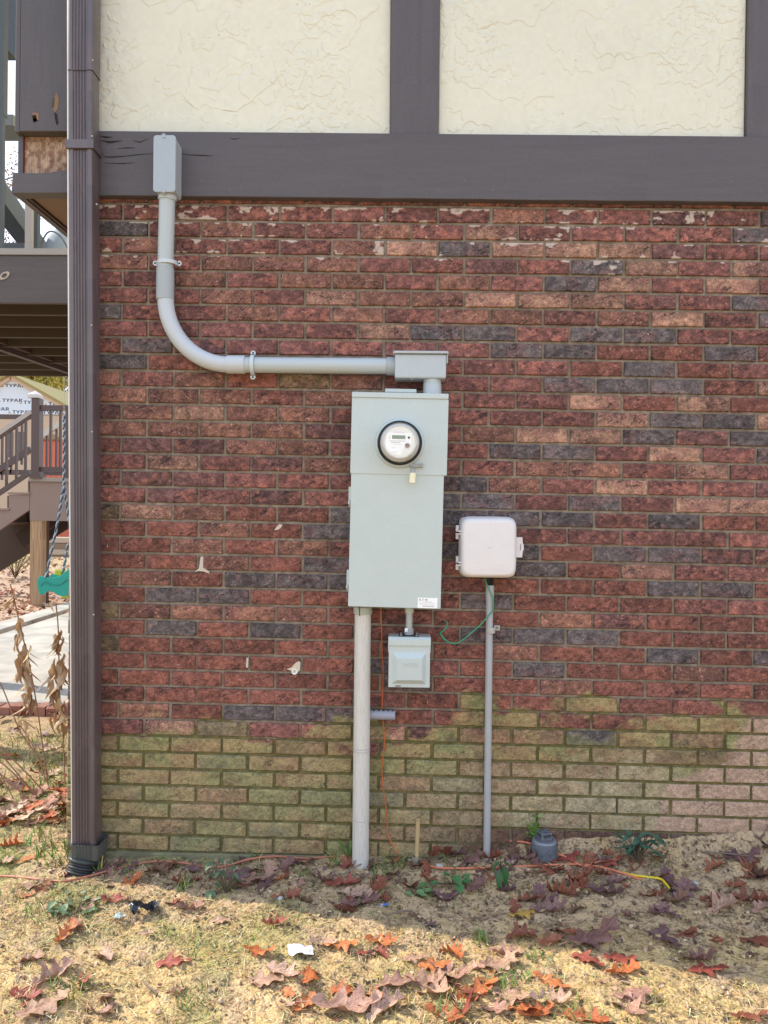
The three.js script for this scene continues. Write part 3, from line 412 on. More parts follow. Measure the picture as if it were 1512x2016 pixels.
  part(meter, 'base', lathe(O, Z, [[-0.02, 0], [-0.02, 0.074], [0.018, 0.074], [0.018, 0]], 48), M(176, 172, 164, 0.55));
  const glass = new THREE.MeshPhysicalMaterial({ color: 0xffffff, transmission: 1, thickness: 0, roughness: 0.02, ior: 1.5, side: THREE.DoubleSide });
  part(meter, 'inner_drum', lathe(O, Z, [[0.019, 0.071], [0.04, 0.069], [0.062, 0.064], [0.075, 0.061], [0.077, 0.059], [0.077, 0.0575], [0.0735, 0.056], [0.0735, 0]], 64), M(206, 202, 196, 0.4));
  part(meter, 'glass_cover', lathe(O, Z, [[0.02, 0.0735], [0.045, 0.0725], [0.07, 0.069], [0.084, 0.066], [0.0885, 0.063], [0.09, 0.058], [0.0905, 0.03], [0.0905, 0.0005]], 64), glass);
  const fc = document.createElement('canvas'); fc.width = fc.height = 512; const f = fc.getContext('2d'); f.fillStyle = '#e6e2da'; f.fillRect(0, 0, 512, 512); f.fillStyle = '#f3f1ee'; f.beginPath(); f.moveTo(20, 290); f.lineTo(390, 250); f.lineTo(330, 350); f.lineTo(270, 480); f.lineTo(140, 450); f.lineTo(50, 380); f.closePath(); f.fill(); f.fillRect(30, 110, 420, 180);
  f.fillStyle = '#76876c'; f.fillRect(128, 150, 220, 62); f.fillStyle = '#93a087'; for (let i = 0; i < 6; i++) { f.fillRect(140 + i * 34, 162, 20, 5); f.fillRect(140 + i * 34, 178, 20, 5); f.fillRect(140 + i * 34, 194, 20, 5); }
  f.fillStyle = '#b9b4b0'; const qq = rngOf(9); for (const [y, a, b2, h] of [[94, 170, 320, 6], [110, 160, 330, 4], [236, 90, 330, 10], [250, 120, 330, 6], [300, 150, 290, 8], [350, 130, 190, 6], [420, 120, 210, 6], [434, 140, 220, 5]]) { let xx = a; while (xx < b2) { const w = 8 + qq() * 22; f.fillRect(xx, y, w, h); xx += w + 7; } } f.fillStyle = '#9d9894'; f.fillRect(108, 268, 160, 9); f.strokeStyle = '#8f8a86'; f.lineWidth = 3; f.strokeRect(84, 168, 12, 44);
  const ft = new THREE.CanvasTexture(fc); ft.colorSpace = THREE.SRGBColorSpace; const cg = new THREE.CircleGeometry(0.0555, 48); cg.translate(0, 0, 0.0742); part(meter, 'face_plate', cg, new THREE.MeshStandardMaterial({ map: ft, roughness: 0.6, side: THREE.DoubleSide }), 'white meter face with a green digital display');
  part(meter, 'sensor', lathe(V(0.0325, 0.0155, 0.0745), V(0.0325, 0.0155, 1), [[0, 0], [0, 0.0042], [0.002, 0.004], [0.002, 0]], 18), blackM); const op = part(meter, 'optical_port', lathe(V(0.0275, -0.013, 0.0745), V(0.0275, -0.013, 1), [[0, 0], [0, 0.0088], [0.003, 0.0088], [0.003, 0.006], [0.0012, 0.006], [0.0012, 0]], 24), M(156, 138, 122, 0.5));
  for (const dx of [-0.0025, 0.0025]) part(op, 'port_eye', lathe(V(0.0275 + dx, -0.0125, 0.0758), V(0.0275 + dx, -0.0125, 1), [[0, 0], [0, 0.0017], [0.001, 0.0015], [0.001, 0]], 10), blackM);
  // padlock hanging from the hasp
  const pb = W(811.5, 951, zP + 0.03), pk = thing('padlock', 'small cream coloured padlock hanging from the meter panel hasp', 'padlock', pb); pk.rotation.z = -0.05; part(pk, 'body', plate(-0.0105, 0.0105, 0, 0.0375, -0.011, 0.006, 0.004, 0.002), M(236, 228, 196, 0.45));
  part(pk, 'shackle', tube([V(-0.0065, 0.036, -0.003), V(-0.0068, 0.052, -0.003), V(0, 0.0605, -0.003), V(0.0068, 0.052, -0.003), V(0.0065, 0.036, -0.003)], 0.0022, 24, 8), M(150, 150, 150, 0.3, { metalness: 0.8 }));
}
// ---------------------------------------------------------------- thick service riser
{
  const zr = 0.062, top = W(714.5, 1196, zr), bot = W(709.5, 1716, zr); bot.y -= 0.08; const o = bot.clone(); o.y += 0.08;
  const r = thing('service_riser', 'thick weathered white plastic conduit from panel down to the ground', 'conduit', o), lo = p => p.clone().sub(o), n = bot.clone().sub(top).normalize();
  part(r, 'pipe', rod(lo(top), lo(bot), 0.0305, 0.0315, 32), M(210, 207, 203, 0.55, { map: rep(grime, 0.25, 0.25) }), 'weathered white conduit pipe with grey streaks');
  part(r, 'top_coupling', lathe(lo(top), lo(bot), [[-0.004, 0.0345], [0.022, 0.0355], [0.024, 0.031]], 32), M(172, 180, 172, 0.42, { map: rep(grime, 0.3, 0.3) }));
  const at = py => top.distanceTo(W(712, py, zr)); for (const py of [1472, 1477, 1612]) part(r, 'joint_ring', lathe(lo(top), lo(bot), [[at(py) - 0.002, 0.0312], [at(py), 0.0326], [at(py) + 0.002, 0.0312]], 32), M(180, 177, 170, 0.5));
  const c0 = W(707, 1196, zr + 0.035), c1 = W(707.5, 1213, zr + 0.034); part(r, 'drip_mark', tube([lo(c0), lo(c0.clone().lerp(c1, 0.5).add(V(0.001, 0, 0))), lo(c1)], 0.0016, 10, 6), M(60, 62, 54, 0.8));
}
// ---------------------------------------------------------------- inlet box under the panel
{
  const zf = 0.118, z0 = 0.006, f0 = W(764.5, 1353, zf), f1 = W(847, 1270, zf), c1 = W(848.5, 1253, zf), o = V((f0.x + f1.x) / 2, f0.y, z0);
  const b = thing('inlet_box', 'small square grey power inlet box with raised cover below the panel', 'power inlet', o), x0 = f0.x - o.x, x1 = f1.x - o.x, yt = f1.y - o.y, yc = c1.y - o.y, zz = zf - o.z;
  part(b, 'enclosure', bbox(x0 + 0.003, x1 - 0.003, 0.004, yt + 0.02, 0, zz - 0.03, 0.003), panelMat);
  const cover = part(b, 'cover', plate(x0, x1, 0, yt - 0.0006, zz - 0.03, zz, 0.003, 0.002), panelMat);
  const i0 = W(771, 1346, zf), i1 = W(839, 1284, zf), j0 = W(782, 1337, zf), j1 = W(831, 1296, zf); // raised field with sloping sides
  { const A = [[i0.x, i0.y], [i1.x, i0.y], [i1.x, i1.y], [i0.x, i1.y]], B = [[j0.x, j0.y], [j1.x, j0.y], [j1.x, j1.y], [j0.x, j1.y]], pos = [], q = (p, z) => [p[0] - o.x, p[1] - o.y, z]; const f = (a, b2, c, d) => pos.push(...a, ...b2, ...c, ...a, ...c, ...d), za = zz - 0.0002, zb = zz + 0.016; for (let i = 0; i < 4; i++) { const j = (i + 1) % 4; f(q(A[i], za), q(A[j], za), q(B[j], zb), q(B[i], zb)); } f(q(B[0], zb), q(B[1], zb), q(B[2], zb), q(B[3], zb)); const g = new THREE.BufferGeometry(); g.setAttribute('position', new THREE.Float32BufferAttribute(pos, 3)); g.setAttribute('uv', new THREE.Float32BufferAttribute(new Array(pos.length / 3 * 2).fill(0), 2)); g.computeVertexNormals(); part(cover, 'raised_field', g, panelMat);
    const tg = new TextGeometry('EATON', { font, size: 0.0125, depth: 0.0016, curveSegments: 3, bevelEnabled: true, bevelSize: 0.0005, bevelThickness: 0.0005, bevelSegments: 1 }); tg.computeBoundingBox(); const bb = tg.boundingBox, tc = W(808, 1306, zf); tg.translate(tc.x - o.x - (bb.max.x + bb.min.x) / 2, tc.y - o.y - bb.max.y / 2, zb - 0.0006); part(cover, 'embossed_name', tg, panelMat); }
  // hood: sloping top over a front lip
  { const s = new THREE.Shape([[0, yt - 0.0005], [zz + 0.005, yt - 0.0005], [zz + 0.005, W(806, 1259, zf).y - o.y], [zz - 0.003, W(806, 1257, zf).y - o.y + 0.003], [0.004, W(806, 1248, z0).y - o.y], [0, W(806, 1248, z0).y - o.y]].map(p => new THREE.Vector2(p[0], p[1]))); const g = new THREE.ExtrudeGeometry(s, { depth: x1 - x0 + 0.001, bevelEnabled: true, bevelSize: 0.0015, bevelThickness: 0.0015, bevelSegments: 2 }); g.rotateY(-Math.PI / 2); g.translate(x1 + 0.0005, 0, 0); part(b, 'hood', g, panelMat); }
  for (const s of [-1, 1]) { const sy = yt - 0.014; part(b, 'side_screw', screwHead(V(s > 0 ? x1 : x0, sy, zz - 0.018), 0.0048, V(s, 0, 0)), M(232, 232, 230, 0.35)); part(b, 'side_ear', bbox(s > 0 ? x1 - 0.001 : x0 - 0.0025, s > 0 ? x1 + 0.0025 : x0 + 0.001, yt - 0.03, yt - 0.004, zz - 0.028, zz - 0.008, 0.001), panelMat); }
  const n0 = W(778, 1351.5, zf + 0.001), n1 = W(789, 1350, zf + 0.001); part(b, 'knockout_slot', box(V(n0.x - o.x, n0.y - o.y, zz - 0.004), V(n1.x - o.x, n1.y - o.y, zz + 0.0006)), M(40, 38, 34, 0.8));
  const zn = 0.066, t = W(806, 1199, zn), e = W(805, 1250, zn), lo = p => p.clone().sub(o);
  const nip = part(b, 'nipple', rod(lo(t), lo(e), 0.0135, 0.0135, 20), M(170, 172, 172, 0.4, { metalness: 0.35 })); part(nip, 'lock_collar', lathe(lo(t), lo(e), [[-0.006, 0.017], [0.012, 0.017], [0.016, 0.0138]], 20), M(176, 184, 174, 0.45)); part(nip, 'hub', lathe(lo(W(805.5, 1236, zn)), lo(e), [[0, 0.014], [0.001, 0.0175], [0.03, 0.018]], 24), M(150, 152, 154, 0.42));
  const stz = zn + 0.0178, sk = W(800.5, 1240.5, stz), skg = new THREE.BoxGeometry(0.013, 0.013, 0.0006); skg.translate(sk.x - o.x, sk.y - o.y, sk.z - o.z - 0.002); skg.translate(0, 0, 0.0005); part(nip, 'sticker', skg, M(238, 238, 236, 0.5));
  const fl = W(805, 1250, zn), flg = part(b, 'gasket_flange', bbox(fl.x - o.x - 0.037, fl.x - o.x + 0.037, W(806, 1253, zn).y - o.y - 0.006, W(806, 1253, zn).y - o.y + 0.008, zn - o.z - 0.026, zn - o.z + 0.036, 0.004), blackM); for (const s of [-1, 1]) for (const d of [-1, 1]) part(flg, 'flange_screw', screwHead(V(fl.x - o.x + s * 0.029, W(806, 1253, zn).y - o.y + 0.008, zn - o.z + 0.004 + d * 0.022), 0.0055, V(0, 1, 0)), steel);
}
// ---------------------------------------------------------------- white telecom box
{
  const zf = 0.122, f0 = W(905, 1139.5, zf), f1 = W(1021.5, 1018, zf), o = V((f0.x + f1.x) / 2, f0.y, 0.004), white = M(228, 222, 222, 0.5, { map: rep(speck, 0.4, 0.4) });
  const b = thing('telecom_box', 'white plastic utility box with rounded corners right of the panel', 'utility box', o), x0 = f0.x - o.x, x1 = f1.x - o.x, yt = f1.y - o.y, zz = zf - o.z;
  part(b, 'back_tray', plate(x0 + 0.004, x1 - 0.004, 0.004, yt - 0.004, 0, 0.045, 0.02, 0.004), white);
  { const rg = []; const prof = [[0.045, 0.002], [0.046, 0], [0.052, 0], [0.053, 0.0018], [zz - 0.028, 0.0035], [zz - 0.014, 0.006], [zz - 0.004, 0.0125], [zz, 0.02]]; // dished door: rings of a rounded square
    const n = 48, pos = [], idx = [], hw = (x1 - x0) / 2, hh = yt / 2; prof.forEach(([z, ins], k) => { for (let i = 0; i < n; i++) { const a = (i + 0.5) / n * 2 * Math.PI, e = 0.27, c = Math.cos(a), s = Math.sin(a); const w = hw - ins, h = hh - ins, rr2 = 0.022; // rounded rectangle by angle
        const sx = Math.sign(c), sy = Math.sign(s), px = Math.pow(Math.abs(c), e) * w * sx, py = Math.pow(Math.abs(s), e) * h * sy; pos.push(px, py + hh, z); } });
    for (let k = 0; k < prof.length - 1; k++) for (let i = 0; i < n; i++) { const j = (i + 1) % n; idx.push(k * n + i, k * n + j, (k + 1) * n + j, k * n + i, (k + 1) * n + j, (k + 1) * n + i); } const cI = pos.length / 3; pos.push(0, hh, zz + 0.001); const last = (prof.length - 1) * n; for (let i = 0; i < n; i++) idx.push(last + i, last + (i + 1) % n, cI);
    const g = new THREE.BufferGeometry(); g.setAttribute('position', new THREE.Float32BufferAttribute(pos, 3)); const uv = []; for (let i = 0; i < pos.length; i += 3) uv.push(pos[i], pos[i + 1]); g.setAttribute('uv', new THREE.Float32BufferAttribute(uv, 2)); g.setIndex(idx); g.computeVertexNormals(); const door = part(b, 'door', g, white);
    const em = W(991, 1118, zf); const eg = new THREE.TorusGeometry(0.024, 0.0012, 6, 40); eg.scale(1, 0.42, 0.7); eg.translate(em.x - o.x, em.y - o.y, zz + 0.0002); part(door, 'embossed_oval', eg, white); const dot = W(964, 1078, zf); part(door, 'centre_mark', lathe(V(dot.x - o.x, dot.y - o.y, zz), V(dot.x - o.x, dot.y - o.y, 1), [[0, 0], [0, 0.002], [0.0016, 0.0018], [0.0016, 0]], 10), M(150, 146, 146, 0.6)); }
  for (const py of [1048, 1109]) { const c = W(901, py, 0.07).sub(o), h = part(b, 'hinge', merge([bbox(c.x - 0.006, c.x + 0.005, c.y + 0.002, c.y + 0.026, 0.03, 0.062, 0.002), bbox(c.x - 0.006, c.x + 0.005, c.y - 0.026, c.y - 0.003, 0.03, 0.06, 0.002)]), white); for (const d of [-0.005, 0.005]) part(h, 'hinge_finger', bbox(c.x, c.x + 0.017, c.y + d - 0.0022, c.y + d + 0.0022, 0.05, zz - 0.018, 0.001), white); }
  { const c = W(1025, 1078, 0.07).sub(o), s = new THREE.Shape(); s.moveTo(x1 - 0.006, c.y - 0.037); s.lineTo(c.x + 0.007, c.y - 0.037); s.lineTo(c.x + 0.009, c.y - 0.014); s.lineTo(c.x + 0.0125, c.y - 0.009); s.lineTo(c.x + 0.0125, c.y + 0.009); s.lineTo(c.x + 0.009, c.y + 0.014); s.lineTo(c.x + 0.007, c.y + 0.037); s.lineTo(x1 - 0.006, c.y + 0.037); s.closePath();
    for (const d of [-0.025, 0.027]) { const h = new THREE.Path(); h.absarc(c.x + 0.0015, c.y + d, 0.0036, 0, 6.2832); s.holes.push(h); } const sl = new THREE.Path(); sl.moveTo(c.x - 0.001, c.y - 0.011); sl.lineTo(c.x + 0.003, c.y - 0.011); sl.lineTo(c.x + 0.003, c.y + 0.013); sl.lineTo(c.x - 0.001, c.y + 0.013); sl.closePath(); s.holes.push(sl);
    const g = new THREE.ExtrudeGeometry(s, { depth: 0.006, bevelEnabled: true, bevelSize: 0.0008, bevelThickness: 0.0008, bevelSegments: 1 }); g.translate(0, 0, 0.05); part(b, 'latch', g, white); const inner = bbox(x1 - 0.004, c.x + 0.005, c.y - 0.03, c.y + 0.03, 0.03, 0.042, 0.001); part(b, 'latch_keeper', inner, M(150, 146, 146, 0.6)); }
}
{ // slim conduit feeding it
  const z = 0.03, top = W(964.5, 1152, z), fl = W(964, 1186, z), bot = W(958.5, 1678, z); bot.y -= 0.06; const o = bot.clone(); o.y += 0.06; const c = thing('slim_conduit', 'slim grey conduit from the white utility box down to the ground', 'conduit', o), lo = p => p.clone().sub(o), g = M(172, 174, 180, 0.45, { map: rep(grime, 0.3, 0.3) });
  part(c, 'pipe', rod(lo(fl), lo(bot), 0.0135, 0.0135, 20), g); part(c, 'flared_end', lathe(lo(top), lo(fl), [[0.02, 0.013], [0, 0.0135], [0, 0.0162], [0.045, 0.0162], [0.062, 0.0138], [0.068, 0.0135]], 22), g);
  const bx = W(968, 1240, z); part(c, 'clip', merge([lathe(lo(V(bx.x - 0.004, bx.y + 0.01, z)), lo(V(bx.x - 0.004, bx.y - 1, z)), [[0, 0.014], [0, 0.0175], [0.022, 0.0175], [0.022, 0.014]], 20), bbox(bx.x + 0.01 - o.x, bx.x + 0.034 - o.x, bx.y - 0.006 - o.y, bx.y + 0.014 - o.y, 0.004 - o.z, 0.009 - o.z, 0.001)]), M(176, 170, 160, 0.5)); part(c, 'clip_screw', screwHead(V(bx.x + 0.024 - o.x, bx.y + 0.005 - o.y, 0.009 - o.z), 0.004), M(110, 108, 104, 0.5));
  const cb = thing('cable_bundle', 'black cables between the slim conduit and the white box', 'cable', W(965, 1152, 0.03)); [-0.006, 0.001, 0.007].forEach((dx, i) => part(cb, 'cable', tube([V(dx, -0.03, 0), V(dx * 1.2, 0.01, 0.002), V(dx * 1.3, 0.04, 0.006 + i * 0.004)], 0.0035, 12, 8), blackM));
}
{ // loose wires
  const gw = [[954, 1139, 0.045], [958, 1150, 0.05], [964, 1163, 0.05], [970, 1176, 0.049], [971, 1190, 0.048], [969, 1204, 0.047], [958, 1216, 0.048], [946, 1230, 0.05], [928, 1246, 0.05], [912, 1259, 0.045], [897, 1267, 0.04], [881, 1263, 0.035], [870, 1252, 0.03], [868, 1246, 0.03], [877, 1238, 0.032], [881, 1229, 0.03], [879, 1223, 0.026]].map(p => W(...p)), o = gw[0].clone();
  single('green_wire', tube(gw.map(p => p.clone().sub(o)), 0.0024, 120, 8), M(52, 150, 110, 0.42), 'thin green ground wire dangling below the white utility box', 'wire').position.copy(o);
  const w2 = gw[11].clone(); single('green_wire', tube([W(881, 1263, 0.034), W(873, 1257, 0.03), W(867, 1247, 0.03), W(869, 1243, 0.032)].map(p => p.sub(w2)), 0.0036, 20, 8), M(30, 130, 92, 0.42), 'bunched bare end of the thin green wire', 'wire').position.copy(w2);
  const ow = [[750, 1192, 0.05], [751, 1230, 0.03], [752.5, 1290, 0.022], [754.5, 1320, 0.018], [753, 1370, 0.012], [752, 1400, 0.01], [755, 1430, 0.012], [757, 1462, 0.015], [753, 1498, 0.016], [752, 1525, 0.014], [755, 1560, 0.012], [760, 1590, 0.012], [762, 1615, 0.014], [763, 1640, 0.018], [772, 1662, 0.03], [785, 1681, 0.05]].map(p => W(...p)), oo = ow[ow.length - 1].clone(); single('orange_wire', tube(ow.map(p => p.clone().sub(oo)), 0.0021, 120, 8), M(196, 96, 44, 0.5), 'thin orange wire hanging down the wall beside the thick conduit', 'wire').position.copy(oo);
  const a = W(728, 1407, 0.026), b = W(778, 1407.5, 0.026), c = thing('conduit_stub', 'short grey cut piece of conduit beside the thick riser', 'conduit', a); const s = part(c, 'shell', new THREE.CylinderGeometry(0.0185, 0.0185, b.x - a.x, 24, 1, true, Math.PI * 1.35, Math.PI * 1.45), M(150, 152, 164, 0.45)); s.rotation.z = Math.PI / 2; s.position.set((b.x - a.x) / 2, 0, 0); for (let i = 0; i < 5; i++) part(c, 'notch', bbox(0.012 + i * 0.018, 0.02 + i * 0.018, 0.0155, 0.019, -0.004, 0.008, 0.001), M(48, 50, 54, 0.6)); part(c, 'back_clip', bbox(0.02, 0.06, -0.012, 0.012, -0.026, -0.016, 0.002), M(120, 122, 130, 0.6));
  // wall anchors and spots left in the mortar
  const an = W(580, 1322, 0.004), anc = thing('wall_anchor', 'white plastic anchor in a patch of cream filler', 'wall anchor', an); part(anc, 'sleeve', lathe(V(0, 0, -0.006), V(0, 0, 1), [[0, 0.004], [0, 0.0115], [0.008, 0.0125], [0.01, 0.0115], [0.01, 0.005], [0, 0.004]], 20), M(226, 222, 214, 0.5)); part(anc, 'hole', lathe(V(0, 0, -0.004), V(0, 0, 1), [[0, 0], [0, 0.005]], 14), M(30, 26, 24, 0.8)); part(anc, 'filler', poly([[-0.03, 0.008], [-0.012, 0.016], [0.004, 0.034], [0.016, 0.04], [0.022, 0.034], [0.02, 0.004], [0.006, -0.006], [-0.01, 0.002]], -0.008, 0.0008), M(206, 190, 166, 0.9));
  const fl2 = (px, py, pts, nm) => { const p = W(px, py, 0.0); single('filler_patch', poly(pts, -0.009, 0.0022), M(200, 184, 166, 0.9), nm, 'filler patch').position.copy(p); };
  fl2(398, 1122, [[-0.03, -0.01], [-0.012, 0.006], [-0.006, 0.05], [0.004, 0.052], [0.004, 0.008], [0.024, -0.004], [0.03, -0.014], [0.006, -0.006], [-0.012, -0.004]], 'cream filler smeared round a nail hole left of the panel');
  fl2(546, 1040, [[-0.012, -0.008], [-0.004, 0.004], [0.008, 0.016], [0.02, 0.014], [0.014, 0.002], [0.002, -0.006]], 'cream filler splash on a red brick left of the panel');
  fl2(487, 1304, [[-0.005, -0.02], [0.003, -0.02], [0.004, 0.016], [-0.003, 0.018]], 'cream filler in an upright joint below the nail hole patch');
}
{ // ground rod with clamp
  const t = W(823, 1612, 0.05), b = W(819, 1702, 0.06), o = b.clone(); const g = thing('ground_rod', 'tan metal grounding rod with clamp standing in the leaves', 'ground rod', o); part(g, 'rod', rod(V(0, -0.08, 0), t.clone().sub(o), 0.0082, 0.0082, 14), M(188, 164, 122, 0.6, { map: rep(grime, 0.1, 0.1) })); part(g, 'rod_head', lathe(t.clone().sub(o).add(V(0, -0.006, 0)), t.clone().sub(o).add(V(0, 1, 0)), [[0, 0.008], [0, 0.0102], [0.008, 0.0102], [0.009, 0]], 14), M(160, 134, 98, 0.6)); const c = part(g, 'clamp', merge([lathe(V(0, 0.004, 0), V(0, 1, 0), [[0, 0.009], [0, 0.0165], [0.026, 0.0165], [0.026, 0.009]], 10), bbox(0.01, 0.022, 0.008, 0.022, -0.006, 0.006, 0.003)]), M(140, 128, 110, 0.55, { metalness: 0.4 })); part(c, 'clamp_bolt', rod(V(-0.03, 0.016, 0), V(-0.012, 0.016, 0), 0.0065, 0.0065, 6), M(130, 122, 108, 0.5, { metalness: 0.5 }));
}
{ // sewer cleanout
  const cxz = W(1071, 1690, 0.06), tp = W(1071, 1658, 0.06), o = V(cxz.x, H(cxz.x, 0.06), 0.06), h = tp.y - o.y, g = thing('cleanout_pipe', 'grey scuffed cleanout pipe with square plug standing by the wall', 'cleanout', o), scuff = M(108, 112, 118, 0.6); scuff.map = rep(dataTex(256, 256, (i, j, c) => { const n = fbm(i / 20, j / 14, 4), q = sst(0.5, 0.7, n); c[0] = lerp(226, 120, q) + 20 * vn(i, j); c[1] = lerp(226, 118, q) + 20 * vn(i, j); c[2] = lerp(232, 120, q) + 20 * vn(i, j); }), 0.15, 0.15);
  part(g, 'pipe', lathe(V(0, -0.1, 0), V(0, 1, 0), [[0, 0.05], [h + 0.085, 0.05], [h + 0.1, 0.046]], 36), scuff); const cap = part(g, 'cap', lathe(V(0, h, 0), V(0, 1, 0), [[-0.012, 0.0465], [0.002, 0.046], [0.012, 0.038], [0.014, 0.03], [0.014, 0]], 36), scuff); for (const y of [0.004, 0.01]) { const t = new THREE.TorusGeometry(0.045 - y * 0.5, 0.0016, 6, 40); t.rotateX(Math.PI / 2 + 0.12 * (y * 100 - 0.6)); t.translate(0, h + y, 0); part(cap, 'thread_ring', t, M(150, 154, 160, 0.5)); }
  const plug = bbox(-0.022, 0.022, h + 0.012, h + 0.042, -0.022, 0.022, 0.004); plug.rotateY(0.3); part(g, 'square_plug', plug, scuff);
}
// ---------------------------------------------------------------- ground
{
  const axis = (a, b, step, far, grow) => { const v = []; for (let x = a; x <= b + 1e-6; x += step) v.push(x); let s = step; let x = b; while (x < far) { s *= grow; x += s; v.push(x); } s = step; x = a; while (x > -far) { s *= grow; x -= s; v.unshift(x); } return v; };
  const xs = axis(-0.9, 3.1, 0.0125, 260, 1.16), zs = axis(-0.35, 1.45, 0.0125, 260, 1.16), pos = [], uv = [], col = [], idx = [], C = new THREE.Color();
  const soilA = srgb(204, 176, 138), soilB = srgb(184, 156, 120), bareShadeSoil = srgb(180, 155, 127), straw = srgb(200, 174, 122), green = srgb(112, 124, 60), leafy = srgb(190, 160, 140), lawn = srgb(176, 158, 92);
  for (const z of zs) for (const x of xs) {
    const h = H(x, z), f = (fbm(x * 26, z * 26, 3) - 0.5) * 0.02 + (fbm(x * 70, z * 70, 2) - 0.5) * 0.011; const near = sst(-0.6, 0, z) * sst(-1, -0.6, x) * sst(4, 2.5, x) * sst(2.5, 1.4, z);
    pos.push(x, h + f * near, z); uv.push(x, z);
    const n = fbm(x * 3 + 2, z * 3, 4), n2 = fbm(x * 11, z * 11 + 7, 3); C.copy(soilB).lerp(soilA, sst(0.35, 0.65, n));
    C.lerp(bareShadeSoil, 0.8 * sst(0.47, 0.53, fbm(x * 8 + 21, z * 8, 4) + 0.22 * sst(0.9, 0.1, z - 0.12 * x) - 0.1)); // bare soil patches, thicker along the wall; colour also carries the shaded strip's brightness
    C.lerp(straw, 0.65 * sst(0.42, 0.6, n2) * sst(0.2, 0.7, z)); C.lerp(green, 0.55 * sst(0.56, 0.7, fbm(x * 4 + 11, z * 4 + 5, 3)) * sst(1.6, 0.4, x)); C.lerp(green, 0.5 * sst(0.1, -0.6, x) * sst(-2, -0.5, z) * sst(0.4, 0.6, n));
    if (z < -2) C.lerp(leafy, 0.8 * sst(-2.5, -5, z)); if (z < -9) C.lerp(lawn, 0.8 * sst(-10, -20, z));
    col.push(C.r, C.g, C.b);
  }
  const nx = xs.length; for (let j = 0; j < zs.length - 1; j++) for (let i = 0; i < nx - 1; i++) { const a = j * nx + i; idx.push(a, a + nx, a + nx + 1, a, a + nx + 1, a + 1); }
  const g = new THREE.BufferGeometry(); g.setAttribute('position', new THREE.Float32BufferAttribute(pos, 3)); g.setAttribute('uv', new THREE.Float32BufferAttribute(uv, 2)); g.setAttribute('color', new THREE.Float32BufferAttribute(col, 3)); g.setIndex(idx); g.computeVertexNormals();
  const soilTex = dataTex(2048, 2048, (i, j, c) => { const x = i / 2048 * 2.6, y = j / 2048 * 2.6, n = fbm(x * 30, y * 30, 4), f = fbm(x * 180, y * 180, 2), s = fbm(x * 24 + 80 * (vn(x * 9, y * 9) - 0.5) * 0.05, y * 150, 2), m = 0.34 + 0.6 * n + 0.6 * f - 0.25 * sst(0.6, 0.75, fbm(x * 60 + 7, y * 60, 3)), t = sst(0.62, 0.74, s) * 0.25, p = vn(x * 110, y * 110) > 0.94 ? 0.3 : 0; c[0] = 255 * clamp(m + t + p); c[1] = 252 * clamp(m + t * 0.95 + p); c[2] = 244 * clamp(m + t * 0.6 + p); });
  const soilBump = dataTex(1024, 1024, (i, j, c) => { const x = i / 1024 * 1.3, y = j / 1024 * 1.3; c[0] = c[1] = c[2] = 255 * (0.5 * fbm(x * 40, y * 40, 4) + 0.5 * fbm(x * 160, y * 160, 2)); }, false);
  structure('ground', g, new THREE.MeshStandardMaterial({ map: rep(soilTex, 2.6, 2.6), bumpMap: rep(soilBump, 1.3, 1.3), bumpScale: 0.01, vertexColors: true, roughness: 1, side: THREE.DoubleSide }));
}
const fragG = (() => { const g = new THREE.CircleGeometry(1, 6), p = g.attributes.position; for (let i = 1; i < p.count; i++) { const k = 0.5 + 0.7 * hash(i % 6, 3); p.setXYZ(i, p.getX(i) * k * 1.4, p.getY(i) * k, 0.3 * hash(i % 6, 5)); } g.rotateX(-Math.PI / 2); g.computeVertexNormals(); return g; })();
function stuff(name, geo, mat, mats, cols, label, category) { const m = new THREE.InstancedMesh(geo, mat, mats.length); mats.forEach((q, i) => { m.setMatrixAt(i, q); if (cols) m.setColorAt(i, cols[i]); }); m.name = name; scene.add(m); return tag(m, label, category, null, 'stuff'); }
const mtx = (x, y, z, q, s) => new THREE.Matrix4().compose(V(x, y, z), q, s instanceof THREE.Vector3 ? s : V(s, s, s));
const eul = (x, y, z) => new THREE.Quaternion().setFromEuler(new THREE.Euler(x, y, z, 'YXZ'));
function bladeGeo(w, bend, seg = 4) { const pos = [], idx = []; for (let i = 0; i <= seg; i++) { const t = i / seg, ww = w * (1 - t * 0.92) / 2, a = bend * t; const y = t * Math.cos(a * 0.6), z = t * Math.sin(a * 0.6); pos.push(-ww, y, z, ww, y, z); if (i < seg) { const k = i * 2; idx.push(k, k + 1, k + 3, k, k + 3, k + 2); } } const g = new THREE.BufferGeometry(); g.setAttribute('position', new THREE.Float32BufferAttribute(pos, 3)); g.setIndex(idx); g.computeVertexNormals(); return g; }
const inst = (rough, tr = 0) => new THREE.MeshPhysicalMaterial({ color: 0xffffff, roughness: rough, side: THREE.DoubleSide, transmission: tr, thickness: 0 });
const inSun = (x, z) => z > 0.1 + 0.285 * (x + 0.2);
